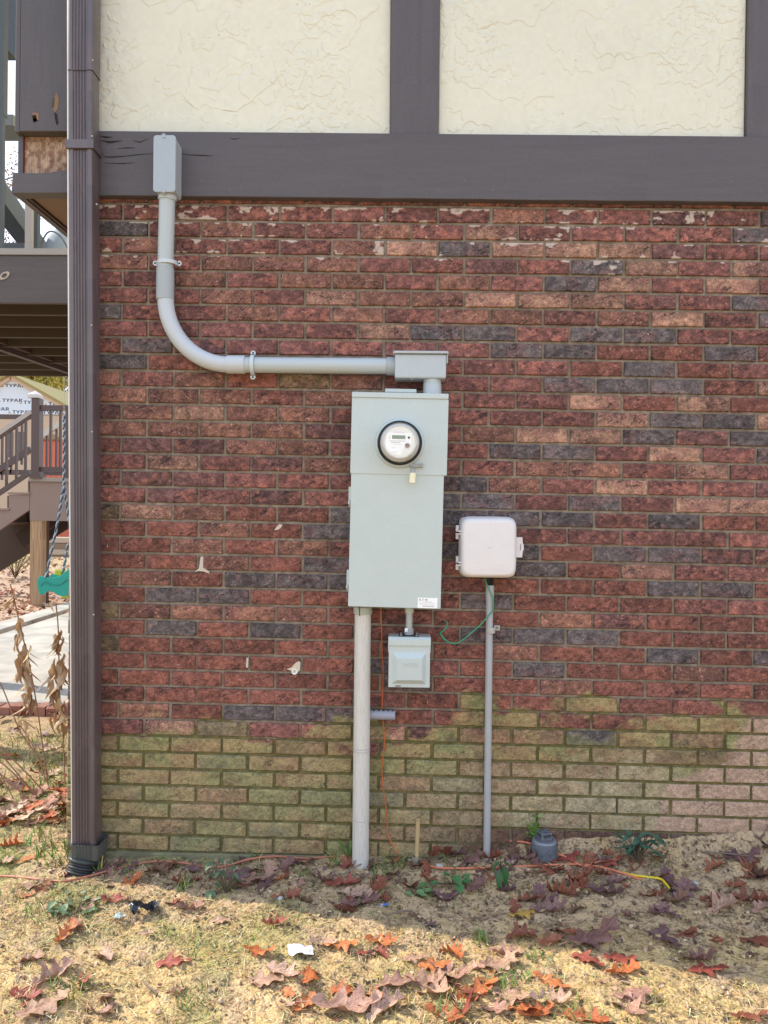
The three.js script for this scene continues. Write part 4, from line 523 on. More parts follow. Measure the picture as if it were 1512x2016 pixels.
{ // dead straw lying on the soil
  const mats = [], cols = []; const put = (x, z, y = 0) => { const L = rr(0.014, 0.06); mats.push(mtx(x, H(x, z) + rr(0.001, 0.007), z, eul(rr(1.1, 1.75), rr(0, 6.28), rr(-0.4, 0.4)), V(L * 0.9, L, L))); const q = rnd(); cols.push(q < 0.55 ? srgb(rr(176, 214), rr(150, 186), rr(98, 130)) : q < 0.85 ? srgb(rr(140, 170), rr(112, 138), rr(70, 92)) : srgb(rr(210, 230), rr(196, 214), rr(150, 176))); };
  for (let i = 0; i < 46000; i++) { const x = rr(-0.9, 2.9), z = rr(-0.1, 1.35); const d = fbm(x * 4 + 2, z * 5 + 8, 3); if (d < 0.42 && rnd() < 0.7) continue; if (!inSun(x, z) && rnd() < 0.86) continue; if (x < -0.2 || z > 0.01) put(x, z); }
  for (let i = 0; i < 5000; i++) { const x = rr(-1.9, -0.25), z = rr(-2, 0); put(x, z); }
  for (let i = 0; i < 2600; i++) { const x = rr(-0.9, 2.9), z = rr(0.1, 1.35); if (!inSun(x, z) && rnd() < 0.8) continue; if (fbm(x * 5 + 61, z * 5, 3) < 0.47) continue; const n = 5 + Math.floor(rnd() * 7); for (let k = 0; k < n; k++) { const L = rr(0.012, 0.035), px = x + rr(-0.012, 0.012), pz = z + rr(-0.012, 0.012); mats.push(mtx(px, H(px, pz), pz, eul(rr(0.3, 1.3), rr(0, 6.28), rr(-0.3, 0.3)), V(L * 0.9 + 0.01, L, L))); cols.push(srgb(rr(176, 216), rr(154, 190), rr(96, 132))); } }
  stuff('dry_straw', bladeGeo(0.055, 0.7, 3), inst(0.9), mats, cols, 'dead straw and thatch strewn over the soil', 'dry grass');
}
{ // living grass
  const mats = [], cols = []; const tuft = (x, z, n, sp, hgt, lean = 0.5) => { for (let i = 0; i < n; i++) { const a = rr(0, 6.28), r = sp * Math.sqrt(rnd()), px = x + Math.cos(a) * r, pz = z + Math.sin(a) * r, L = hgt * rr(0.45, 1.15); mats.push(mtx(px, H(px, pz) - 0.002, pz, eul(rr(0, lean), rr(0, 6.28), rr(-0.25, 0.25)), V(L * 0.8 + 0.012, L, L))); const q = rnd(); cols.push(q < 0.6 ? srgb(rr(84, 112), rr(116, 140), rr(48, 62)) : q < 0.85 ? srgb(rr(120, 150), rr(146, 164), rr(58, 78)) : srgb(rr(166, 190), rr(156, 172), rr(84, 104))); } };
  const at = (px, py, n, sp, h, lean) => { const p = G(px, py); tuft(p.x, p.z, n, sp, h, lean); };
  [[195, 1718, 5, 0.012, 0.1, 0.2], [365, 1750, 26, 0.03, 0.06], [440, 1760, 30, 0.05, 0.05], [660, 1700, 40, 0.05, 0.06], [690, 1688, 26, 0.03, 0.1, 0.3], [600, 1725, 34, 0.05, 0.05], [775, 1700, 44, 0.06, 0.06], [760, 1720, 40, 0.06, 0.05], [740, 1765, 16, 0.03, 0.04], [735, 1805, 16, 0.025, 0.04], [945, 1855, 34, 0.03, 0.055], [1060, 1890, 30, 0.04, 0.05], [840, 1760, 16, 0.03, 0.04], [900, 1690, 30, 0.06, 0.05], [380, 1965, 40, 0.05, 0.05], [140, 1950, 40, 0.06, 0.06], [180, 1790, 50, 0.08, 0.05], [110, 1790, 60, 0.1, 0.05], [60, 1760, 60, 0.1, 0.05], [40, 1820, 50, 0.09, 0.05], [330, 1845, 26, 0.04, 0.04], [390, 1875, 30, 0.05, 0.04], [820, 1830, 12, 0.03, 0.04], [985, 1950, 40, 0.05, 0.055], [1010, 1930, 30, 0.05, 0.05], [1140, 2000, 26, 0.05, 0.05], [470, 1860, 20, 0.05, 0.035], [640, 1960, 26, 0.06, 0.04], [870, 2000, 30, 0.05, 0.05], [1050, 1975, 20, 0.05, 0.05], [250, 1720, 20, 0.05, 0.05], [300, 1700, 12, 0.05, 0.05], [500, 1700, 14, 0.05, 0.05], [1300, 1690, 10, 0.04, 0.05], [120, 1680, 70, 0.09, 0.09], [95, 1650, 60, 0.1, 0.08], [40, 1640, 30, 0.1, 0.06], [20, 1560, 50, 0.15, 0.07], [60, 1530, 70, 0.18, 0.08], [110, 1500, 70, 0.16, 0.08], [40, 1480, 70, 0.2, 0.08], [90, 1460, 60, 0.2, 0.08]].forEach(a => at(...a));
  for (let i = 0; i < 260; i++) { const x = rr(-0.9, 2.8), z = rr(0.25, 1.35); if (!inSun(x, z) && rnd() < 0.7) continue; if (fbm(x * 3 + 31, z * 3, 3) < 0.5) continue; tuft(x, z, 4 + Math.floor(rnd() * 9), 0.035, rr(0.02, 0.045), 0.9); }
  for (let i = 0; i < 160; i++) { const x = rr(-2.2, -0.3), z = rr(-2, 0.2); if (fbm(x * 2 + 31, z * 2, 3) < 0.46) continue; tuft(x, z, 10 + Math.floor(rnd() * 12), 0.08, rr(0.03, 0.07), 0.8); }
  stuff('grass', bladeGeo(0.09, 0.9, 4), inst(0.75, 0.15), mats, cols, 'patchy short green grass growing in the soil', 'grass');
}
{ // crumbs of soil and small stones
  const g = new THREE.IcosahedronGeometry(1, 0), p = g.attributes.position; for (let i = 0; i < p.count; i++) { const k = 0.75 + 0.5 * hash(Math.round(p.getX(i) * 50), Math.round(p.getY(i) * 50), Math.round(p.getZ(i) * 50)); p.setXYZ(i, p.getX(i) * k, p.getY(i) * k * 0.7, p.getZ(i) * k); } g.computeVertexNormals(); const mats = [], cols = [];
  for (let i = 0; i < 15000; i++) { const x = rr(-0.3, 2.9), z = rr(0.015, 1.3), s = 0.0014 + 0.0075 * Math.pow(rnd(), 4); if (inSun(x, z) && rnd() < 0.55) continue; mats.push(mtx(x, H(x, z) + s * 0.3, z, eul(rr(0, 6), rr(0, 6), 0), s)); const q = rr(0.75, 1.15); const w = rnd(); cols.push(w < 0.14 && s < 0.004 ? srgb(200 * q, 188 * q, 168 * q) : w < 0.5 ? srgb(182 * q, 158 * q, 130 * q) : srgb(120 * q, 98 * q, 78 * q)); }
  stuff('soil_crumbs', g, inst(1), mats, cols, 'crumbs of soil and tiny stones along the wall', 'soil');
}
{ // broken bits of leaf and bark
  const mats = [], cols = []; for (let i = 0; i < 5200; i++) { const x = rr(-0.3, 2.9), z = 0.02 + Math.pow(rnd(), 1.5) * 1.2, s = 0.0018 + 0.0075 * Math.pow(rnd(), 2.5); if (fbm(x * 6 + 90, z * 6, 3) < 0.44 && rnd() < 0.75) continue; mats.push(mtx(x, H(x, z) + 0.003, z, eul(rr(-0.5, 0.5), rr(0, 6.28), rr(-0.5, 0.5)), V(s * rr(0.6, 1.8), s, s * rr(0.3, 1)))); const w = rnd(), q = rr(0.8, 1.15); cols.push(w < 0.4 ? srgb(112 * q, 84 * q, 66 * q) : w < 0.7 ? srgb(150 * q, 118 * q, 92 * q) : w < 0.85 ? srgb(80 * q, 66 * q, 56 * q) : srgb(190 * q, 166 * q, 138 * q)); }
  stuff('leaf_crumbs', fragG, inst(0.8), mats, cols, 'broken bits of leaf and bark on the soil', 'leaf litter');
}
// ---------------------------------------------------------------- fallen oak leaves
function oakLeaf(seed) {
  const q = rngOf(seed), N = 30, pos = [], uv = [], idx = [], lobes = 3.4 + q() * 1.0, ph = q() * 0.35, wid = 0.23 + q() * 0.09, bend = (q() - 0.4) * 1.3, cup = (q() - 0.2) * 2.6, tw = (q() - 0.5) * 1.5, fold = q() * 6, S = [-1, -0.6, -0.25, 0, 0.25, 0.6, 1];
  for (let i = 0; i <= N; i++) {
    const t = i / N, env = Math.pow(Math.sin(Math.PI * Math.pow(clamp(t * 0.96 + 0.03), 0.9)), 0.62);
    for (const s of S) {
      const lob = 0.5 - 0.5 * Math.cos(2 * Math.PI * (t * lobes + ph + (s > 0 ? 0.15 : 0))), w = wid * env * (0.36 + 0.64 * Math.pow(lob, 0.7)) + 0.006, a = Math.abs(s), x = s * w;
      const fwd = t + 0.34 * a * w; const z = bend * (t - 0.5) * (t - 0.5) + cup * x * x * 2.2 + tw * x * (t - 0.5) + 0.075 * a * w * 3 * Math.sin(fold + t * 11 + s * 2.3) - 0.02 * (1 - a) * (a > 0 ? 0 : 1);
      pos.push(x, z, fwd - 0.55); uv.push(0.5 + x * 1.1, t);
    }
  }
  const K = S.length; for (let i = 0; i < N; i++) for (let k = 0; k < K - 1; k++) { const a = i * K + k; idx.push(a, a + K, a + K + 1, a, a + K + 1, a + 1); }
  const b = pos.length / 3; for (let i = 0; i <= 4; i++) { const t = -i / 4 * 0.22; for (const s of [-1, 1]) { pos.push(s * 0.008 + 0.05 * t, 0.25 * bend - 0.02 + 0.3 * t * t, t - 0.54); uv.push(0.5, 0.5); } if (i) { const k = b + i * 2; idx.push(k - 2, k - 1, k + 1, k - 2, k + 1, k); } }
  const g = new THREE.BufferGeometry(); let lo = 1e9; for (let i = 1; i < pos.length; i += 3) lo = Math.min(lo, pos[i]); for (let i = 1; i < pos.length; i += 3) pos[i] -= lo; g.setAttribute('position', new THREE.Float32BufferAttribute(pos, 3)); g.setAttribute('uv', new THREE.Float32BufferAttribute(uv, 2)); g.setIndex(idx); g.computeVertexNormals(); return g;
}
// vein and blotch pattern shared by the leaves
const leafTex = dataTex(256, 256, (i, j, c) => { const u = (i / 256 - 0.5) / 1.1, t = j / 256, n = fbm(i / 26, j / 26, 4), f = fbm(i / 5 + 9, j / 5, 2); let m = 0.78 + 0.46 * n + 0.24 * (f - 0.5); const mid = 1 - sst(0.006, 0.02, Math.abs(u)), k = (t - Math.abs(u) * 0.9) * 7.5, fr = Math.abs(k - Math.round(k)), side = (1 - sst(0.03, 0.09, fr)) * 0.7; m += 0.28 * Math.max(mid, side * 0.6); const sp = sst(0.66, 0.74, fbm(i / 9 + 40, j / 9, 3)) * 0.4; c[0] = 235 * m * (1 - sp * 0.6); c[1] = 230 * m * (1 - sp * 0.7); c[2] = 226 * m * (1 - sp * 0.7); });
const leafGeos = []; for (let i = 0; i < 16; i++) leafGeos.push(oakLeaf(100 + i * 7));
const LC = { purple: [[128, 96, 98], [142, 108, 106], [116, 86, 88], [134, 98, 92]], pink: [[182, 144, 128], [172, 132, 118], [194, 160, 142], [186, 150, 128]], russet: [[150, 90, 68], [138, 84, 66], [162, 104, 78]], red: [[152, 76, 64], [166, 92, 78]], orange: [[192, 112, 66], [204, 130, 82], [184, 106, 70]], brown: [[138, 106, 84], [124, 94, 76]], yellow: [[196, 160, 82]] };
const LW = { purple: 'purple brown', pink: 'faded pinkish', russet: 'russet', red: 'red', orange: 'orange', brown: 'dull brown', yellow: 'yellow' };
const leafMats = {}; for (const k in LC) leafMats[k] = LC[k].map(c => new THREE.MeshPhysicalMaterial({ color: srgb(...c), map: leafTex, bumpMap: leafTex, bumpScale: 0.0012, roughness: 0.58, side: THREE.DoubleSide, transmission: 0.12, thickness: 0, specularIntensity: 0.6 }));
let leafN = 0;
const MARKS = [['the black corrugated drain pipe', 155, 1725], ['the thick conduit', 712, 1712], ['the grounding rod', 820, 1702], ['the slim conduit', 960, 1678], ['the cleanout pipe', 1071, 1706], ['the evergreen seedling', 1255, 1700], ['the yellow cable end', 1328, 1762], ['the white paper scrap', 592, 1878], ['the black plastic scrap', 283, 1798], ['the blue chip', 757, 1785], ['the dark pebble', 701, 1948], ['the bluish wall weed', 445, 1758], ['the round leaved weed', 890, 1742], ['the drooping weed', 985, 1752], ['the clover patch', 150, 1790], ['the bottom left corner', 0, 2016], ['the bottom right corner', 1512, 2016], ['the right picture edge', 1512, 1800], ['the withered shrub', 100, 1580]];
const seenLabels = {};
function leafLabel(px, py, len, colr, tilt) {
  const size = tilt < -0.55 ? 'propped up' : len > 0.1 ? 'large' : len < 0.055 ? 'small' : 'curled', by = MARKS.map(m => [m[0], Math.hypot(px - m[1], (py - m[2]) * 1.6), px - m[1], py - m[2]]).sort((a, b) => a[1] - b[1]);
  let l; for (const b of by.slice(0, 9)) { const dir = Math.abs(b[2]) > Math.abs(b[3]) * 1.3 ? (b[2] < 0 ? 'left of' : 'right of') : (b[3] > 0 ? 'in front of' : 'behind'), near = b[1] < 60 ? 'close ' : b[1] < 150 ? '' : 'well '; l = `${size} ${LW[colr]} oak leaf ${near}${dir} ${b[0]}`; if (!seenLabels[l]) break; }
  seenLabels[l] = 1; return l;
}
function pixelOf(p) { const v = p.clone().project(camera); return [(v.x + 1) * 756, (1 - v.y) * 1008]; }
camera.aspect = 0.75; camera.updateProjectionMatrix();
function leaf(p, len, colr, yaw, tilt = 0.12, roll = 0, lift = 0.002) {
  const n = leafN++, m = new THREE.Mesh(leafGeos[(n * 5 + Math.floor(yaw * 3) + 16) % 16], leafMats[colr][n % leafMats[colr].length]); m.name = numbered('oak_leaf'); m.position.copy(p); m.position.y += lift; m.rotation.set(tilt, yaw, roll, 'YXZ'); m.scale.set(len, len, len * (0.9 + 0.25 * hash(n, 4))); scene.add(m);
  const [px, py] = pixelOf(p); const l = leafLabel(px, py, len, colr, tilt); return tag(m, l, 'leaf', 'fallen oak leaves along the wall');
}
const LP = [ // pixel where the leaf lies, length in metres, colour, heading, tilt
  [265, 1738, 0.11, 'orange', 2.2, 0.5], [545, 1820, 0.1, 'red', 1.9, 0.1], [205, 1888, 0.1, 'pink', 1.0, 0.2], [345, 1898, 0.12, 'red', 1.7, 0.1], [110, 1922, 0.15, 'pink', 2.6, 0.1], [60, 1892, 0.12, 'pink', 1.6, 0.15], [55, 1962, 0.1, 'red', 1.4, 0.1], [90, 1985, 0.18, 'pink', 2.2, 0.08], [205, 1965, 0.11, 'pink', 0.8, 0.3], [200, 1995, 0.11, 'pink', 1.2, 0.2], [130, 1842, 0.12, 'orange', 2.8, 0.15], [150, 1830, 0.1, 'russet', 0.5, 0.2], [225, 1775, 0.1, 'red', 1.6, 0.1], [175, 1790, 0.09, 'pink', 2.4, 0.2], [60, 1748, 0.12, 'brown', 1.2, 0.2], [85, 1750, 0.1, 'russet', 2.9, 0.2], [345, 1780, 0.1, 'red', 0.7, 0.4], [380, 1790, 0.11, 'pink', 1.5, 0.1], [290, 1838, 0.06, 'pink', 1.8, 0.1], [435, 1815, 0.08, 'pink', 1.6, 0.1], [160, 1935, 0.09, 'red', 1.2, 0.3],
  [310, 1722, 0.13, 'brown', 0.9, 0.2], [330, 1712, 0.11, 'russet', 2.0, 0.4], [225, 1712, 0.13, 'purple', 1.9, 0.5], [380, 1718, 0.12, 'purple', 1.2, 0.2], [420, 1730, 0.13, 'brown', 0.4, 0.2], [255, 1712, 0.1, 'purple', 2.6, 0.3], [190, 1700, 0.12, 'russet', 0.9, 0.7], [470, 1728, 0.14, 'purple', 2.4, 0.2], [500, 1735, 0.13, 'pink', 1.1, 0.2], [525, 1745, 0.12, 'purple', 2.9, 0.2], [560, 1710, 0.13, 'purple', 2.5, 0.4], [600, 1700, 0.12, 'pink', 0.7, 0.4], [570, 1768, 0.11, 'russet', 1.9, 0.2], [600, 1775, 0.09, 'brown', 1.2, 0.1], [550, 1735, 0.08, 'orange', 0.4, 0.6],
  [635, 1735, 0.15, 'purple', 0.9, 0.15], [680, 1742, 0.14, 'red', 1.7, 0.1], [710, 1765, 0.13, 'pink', 1.4, 0.1], [745, 1750, 0.12, 'russet', 2.7, 0.2], [680, 1795, 0.11, 'russet', 1.1, 0.1], [715, 1780, 0.15, 'purple', 1.8, 0.08], [755, 1770, 0.1, 'russet', 0.6, 0.2], [810, 1748, 0.12, 'russet', 0.1, 0.35], [770, 1698, 0.1, 'russet', 1.2, 0.3], [795, 1685, 0.12, 'purple', 2.0, 0.4], [730, 1710, 0.12, 'brown', 1.0, 0.3], [690, 1705, 0.1, 'red', 2.3, 0.2],
  [855, 1690, 0.13, 'russet', 0.5, 0.9], [882, 1690, 0.13, 'russet', -0.3, 1.0], [905, 1692, 0.12, 'purple', 0.9, 0.6], [930, 1698, 0.12, 'purple', 2.1, 0.3], [835, 1700, 0.1, 'brown', 1.3, 0.3], [965, 1715, 0.1, 'russet', 0.2, 0.5], [970, 1690, 0.12, 'russet', 1.1, 0.4], [925, 1680, 0.12, 'pink', 0.4, 0.7], [1005, 1705, 0.15, 'purple', 2.4, 0.2], [1030, 1690, 0.13, 'purple', 0.8, 0.3], [985, 1668, 0.13, 'brown', 0.9, 0.6], [1010, 1680, 0.12, 'brown', 2.8, 0.4], [890, 1765, 0.1, 'purple', 2.6, 0.1], [870, 1770, 0.1, 'purple', 0.7, 0.1], [1000, 1755, 0.09, 'purple', 1.6, 0.1], [940, 1745, 0.1, 'purple', 2.2, 0.2],
  [1115, 1695, 0.12, 'red', 1.7, 0.2], [1130, 1735, 0.13, 'russet', 0.6, 0.3], [1180, 1690, 0.13, 'purple', 1.3, 0.4], [1210, 1685, 0.11, 'red', 2.0, 0.3], [1160, 1695, 0.12, 'russet', 2.6, 0.3], [1215, 1738, 0.13, 'purple', 1.9, 0.1], [1200, 1760, 0.15, 'purple', 1.3, 0.1], [1255, 1705, 0.12, 'russet', 2.5, 0.2], [1305, 1730, 0.09, 'russet', 0.2, 0.4], [1345, 1755, 0.15, 'purple', 2.5, 0.25], [1330, 1775, 0.12, 'brown', 1.6, 0.2], [1430, 1790, 0.14, 'pink', 1.8, 0.1], [1310, 1800, 0.12, 'purple', 0.9, 0.1], [1295, 1795, 0.1, 'purple', 2.2, 0.2], [1405, 1775, 0.1, 'russet', 1.5, 0.2], [1290, 1765, 0.1, 'russet', 1.6, 0.1],
  [1030, 1805, 0.1, 'yellow', 1.6, 0.1], [1085, 1795, 0.15, 'purple', 1.9, 0.15], [1040, 1775, 0.13, 'russet', 1.3, 0.3], [1100, 1760, 0.13, 'russet', 0.7, 0.3], [1140, 1750, 0.12, 'russet', 2.3, 0.2], [1060, 1765, 0.12, 'purple', 2.9, 0.3], [1105, 1835, 0.14, 'russet', 0.7, 0.25], [1175, 1852, 0.18, 'purple', 1.9, 0.2], [1030, 1848, 0.11, 'russet', 1.3, 0.1], [1085, 1855, 0.1, 'russet', 1.8, 0.2], [1310, 1855, 0.14, 'purple', 0.4, 0.1], [1355, 1842, 0.08, 'russet', 0.1, 0.5], [1300, 1838, 0.1, 'purple', 2.5, 0.2], [1160, 1895, 0.12, 'red', 0.6, 0.1], [1225, 1892, 0.12, 'red', 1.4, 0.1], [1380, 1890, 0.13, 'purple', 1.6, 0.1], [1400, 1915, 0.13, 'red', 1.8, 0.1], [1495, 1690, 0.13, 'brown', 0.7, 0.3], [1480, 1705, 0.13, 'russet', 2.5, 0.2], [1495, 1730, 0.15, 'purple', 0.4, 0.2], [1470, 1660, 0.14, 'purple', 1.6, 0.3], [1500, 1650, 0.13, 'purple', 2.6, 0.4], [1450, 1745, 0.09, 'russet', 1.6, 0.1], [1485, 1775, 0.14, 'russet', 1.2, 0.2], [1505, 1785, 0.12, 'pink', 2.0, 0.1], [1405, 1852, 0.08, 'red', 0.9, 0.2], [1500, 1860, 0.13, 'russet', 1.0, 0.2], [1410, 1672, 0.1, 'russet', 2.0, 0.2],
  [755, 1858, 0.12, 'orange', 1.5, 0.1], [675, 1868, 0.13, 'orange', 1.6, 0.15], [640, 1862, 0.1, 'pink', 1.2, 0.1], [890, 1885, 0.12, 'orange', 0.5, 0.3], [860, 1905, 0.11, 'orange', 1.5, 0.1], [885, 1925, 0.16, 'pink', 0.6, 0.2], [930, 1910, 0.13, 'pink', 1.9, 0.2], [960, 1930, 0.14, 'orange', 0.3, 0.3], [840, 1935, 0.13, 'pink', 1.2, 0.2], [785, 1940, 0.15, 'pink', 1.7, 0.1], [905, 1945, 0.15, 'russet', 0.2, 0.2], [850, 1955, 0.16, 'pink', 1.0, 0.2], [940, 1960, 0.14, 'orange', 2.0, 0.3], [965, 1985, 0.15, 'pink', 0.7, 0.3], [910, 1990, 0.13, 'red', 0.0, 0.3], [1010, 1965, 0.14, 'pink', 0.9, 0.2], [690, 1985, 0.2, 'pink', 1.7, 0.08], [745, 1970, 0.12, 'pink', 0.4, 0.3], [765, 1990, 0.14, 'pink', 2.2, 0.2], [735, 1965, 0.11, 'orange', 0.9, 0.2], [680, 1955, 0.11, 'orange', 1.3, 0.1], [610, 1930, 0.12, 'orange', 0.1, 0.15], [560, 1918, 0.13, 'pink', 1.2, 0.1], [525, 1935, 0.13, 'pink', 1.6, 0.15], [515, 1880, 0.11, 'orange', 1.6, 0.1], [600, 1980, 0.1, 'orange', 2.5, 0.1], [565, 1975, 0.09, 'pink', 0.6, 0.2], [985, 1905, 0.14, 'pink', 1.8, 0.15], [1000, 1880, 0.1, 'pink', 1.2, 0.1], [880, 2005, 0.12, 'orange', 1.1, 0.1], [1230, 1915, 0.11, 'orange', 1.7, 0.1], [1090, 1940, 0.13, 'orange', 0.6, 0.1], [1235, 1985, 0.15, 'pink', 0.5, 0.15], [1250, 1965, 0.12, 'pink', 1.5, 0.15], [1090, 1975, 0.14, 'pink', 1.5, 0.15], [1060, 2000, 0.13, 'orange', 1.9, 0.1], [1035, 1990, 0.12, 'orange', 1.0, 0.2], [1480, 2005, 0.12, 'russet', 1.5, 0.1], [1160, 2010, 0.12, 'orange', 1.2, 0.1], [820, 1890, 0.09, 'pink', 1.6, 0.1],
  [40, 1590, 0.13, 'pink', 1.2, 0.2], [90, 1600, 0.12, 'pink', 0.6, 0.3], [20, 1620, 0.12, 'orange', 2.0, 0.2], [60, 1625, 0.12, 'pink', 1.6, 0.2], [105, 1575, 0.12, 'orange', 0.8, 0.3], [25, 1665, 0.12, 'orange', 1.4, 0.2], [60, 1690, 0.1, 'orange', 2.4, 0.2], [120, 1585, 0.11, 'pink', 2.0, 0.2], [10, 1700, 0.12, 'pink', 1.5, 0.1], [80, 1560, 0.11, 'pink', 1.9, 0.2], [115, 1545, 0.1, 'orange', 0.5, 0.3], [20, 1540, 0.11, 'orange', 1.1, 0.2], [90, 1448, 0.16, 'purple', 1.8, 0.5], [30, 1440, 0.14, 'purple', 0.9, 0.4]];
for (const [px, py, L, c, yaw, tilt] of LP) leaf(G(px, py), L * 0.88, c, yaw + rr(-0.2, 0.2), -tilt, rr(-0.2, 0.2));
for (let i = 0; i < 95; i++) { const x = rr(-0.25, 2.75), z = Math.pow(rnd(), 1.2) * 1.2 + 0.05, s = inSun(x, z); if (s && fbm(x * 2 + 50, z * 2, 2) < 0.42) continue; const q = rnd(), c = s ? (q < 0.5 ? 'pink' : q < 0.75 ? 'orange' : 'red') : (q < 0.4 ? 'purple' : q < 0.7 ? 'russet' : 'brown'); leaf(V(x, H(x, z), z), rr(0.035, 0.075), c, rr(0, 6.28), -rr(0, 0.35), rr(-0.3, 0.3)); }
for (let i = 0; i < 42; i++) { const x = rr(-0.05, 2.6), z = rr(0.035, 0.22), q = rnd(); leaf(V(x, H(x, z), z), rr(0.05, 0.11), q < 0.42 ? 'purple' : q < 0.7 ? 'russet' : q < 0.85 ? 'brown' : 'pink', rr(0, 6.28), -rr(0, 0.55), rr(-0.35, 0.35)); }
{ // drift of leaves over the yard
  const mats = [], cols = []; const cs = [[196, 160, 140], [176, 132, 112], [158, 92, 66], [120, 84, 70], [190, 104, 60], [208, 180, 156]].map(c => srgb(...c));
  for (let i = 0; i < 5200; i++) { const t = Math.pow(rnd(), 1.6), z = -0.3 - 24 * t, x = -0.3 - rnd() * (1.7 + t * 9) - (z < -2 ? rr(0, 3) : 0); if (x > -3.0 && x < -0.2 && z < -2.15 && z > -8 && rnd() < 0.985) continue; if (z > -2 && (rnd() < 0.62 || (z < -0.95 && rnd() < 0.7))) continue; mats.push(mtx(x, H(x, z) + 0.006 + rr(0, 0.02), z, eul(rr(-0.5, 0.5), rr(0, 6.28), rr(-0.4, 0.4)), rr(0.08, 0.15))); cols.push(cs[Math.floor(rnd() * 6)]); }
  const lg = oakLeaf(900); const lm = inst(0.7); lm.map = leafTex; stuff('leaf_litter', lg, lm, mats, cols, 'pale fallen leaves covering the back yard', 'leaf litter');
}
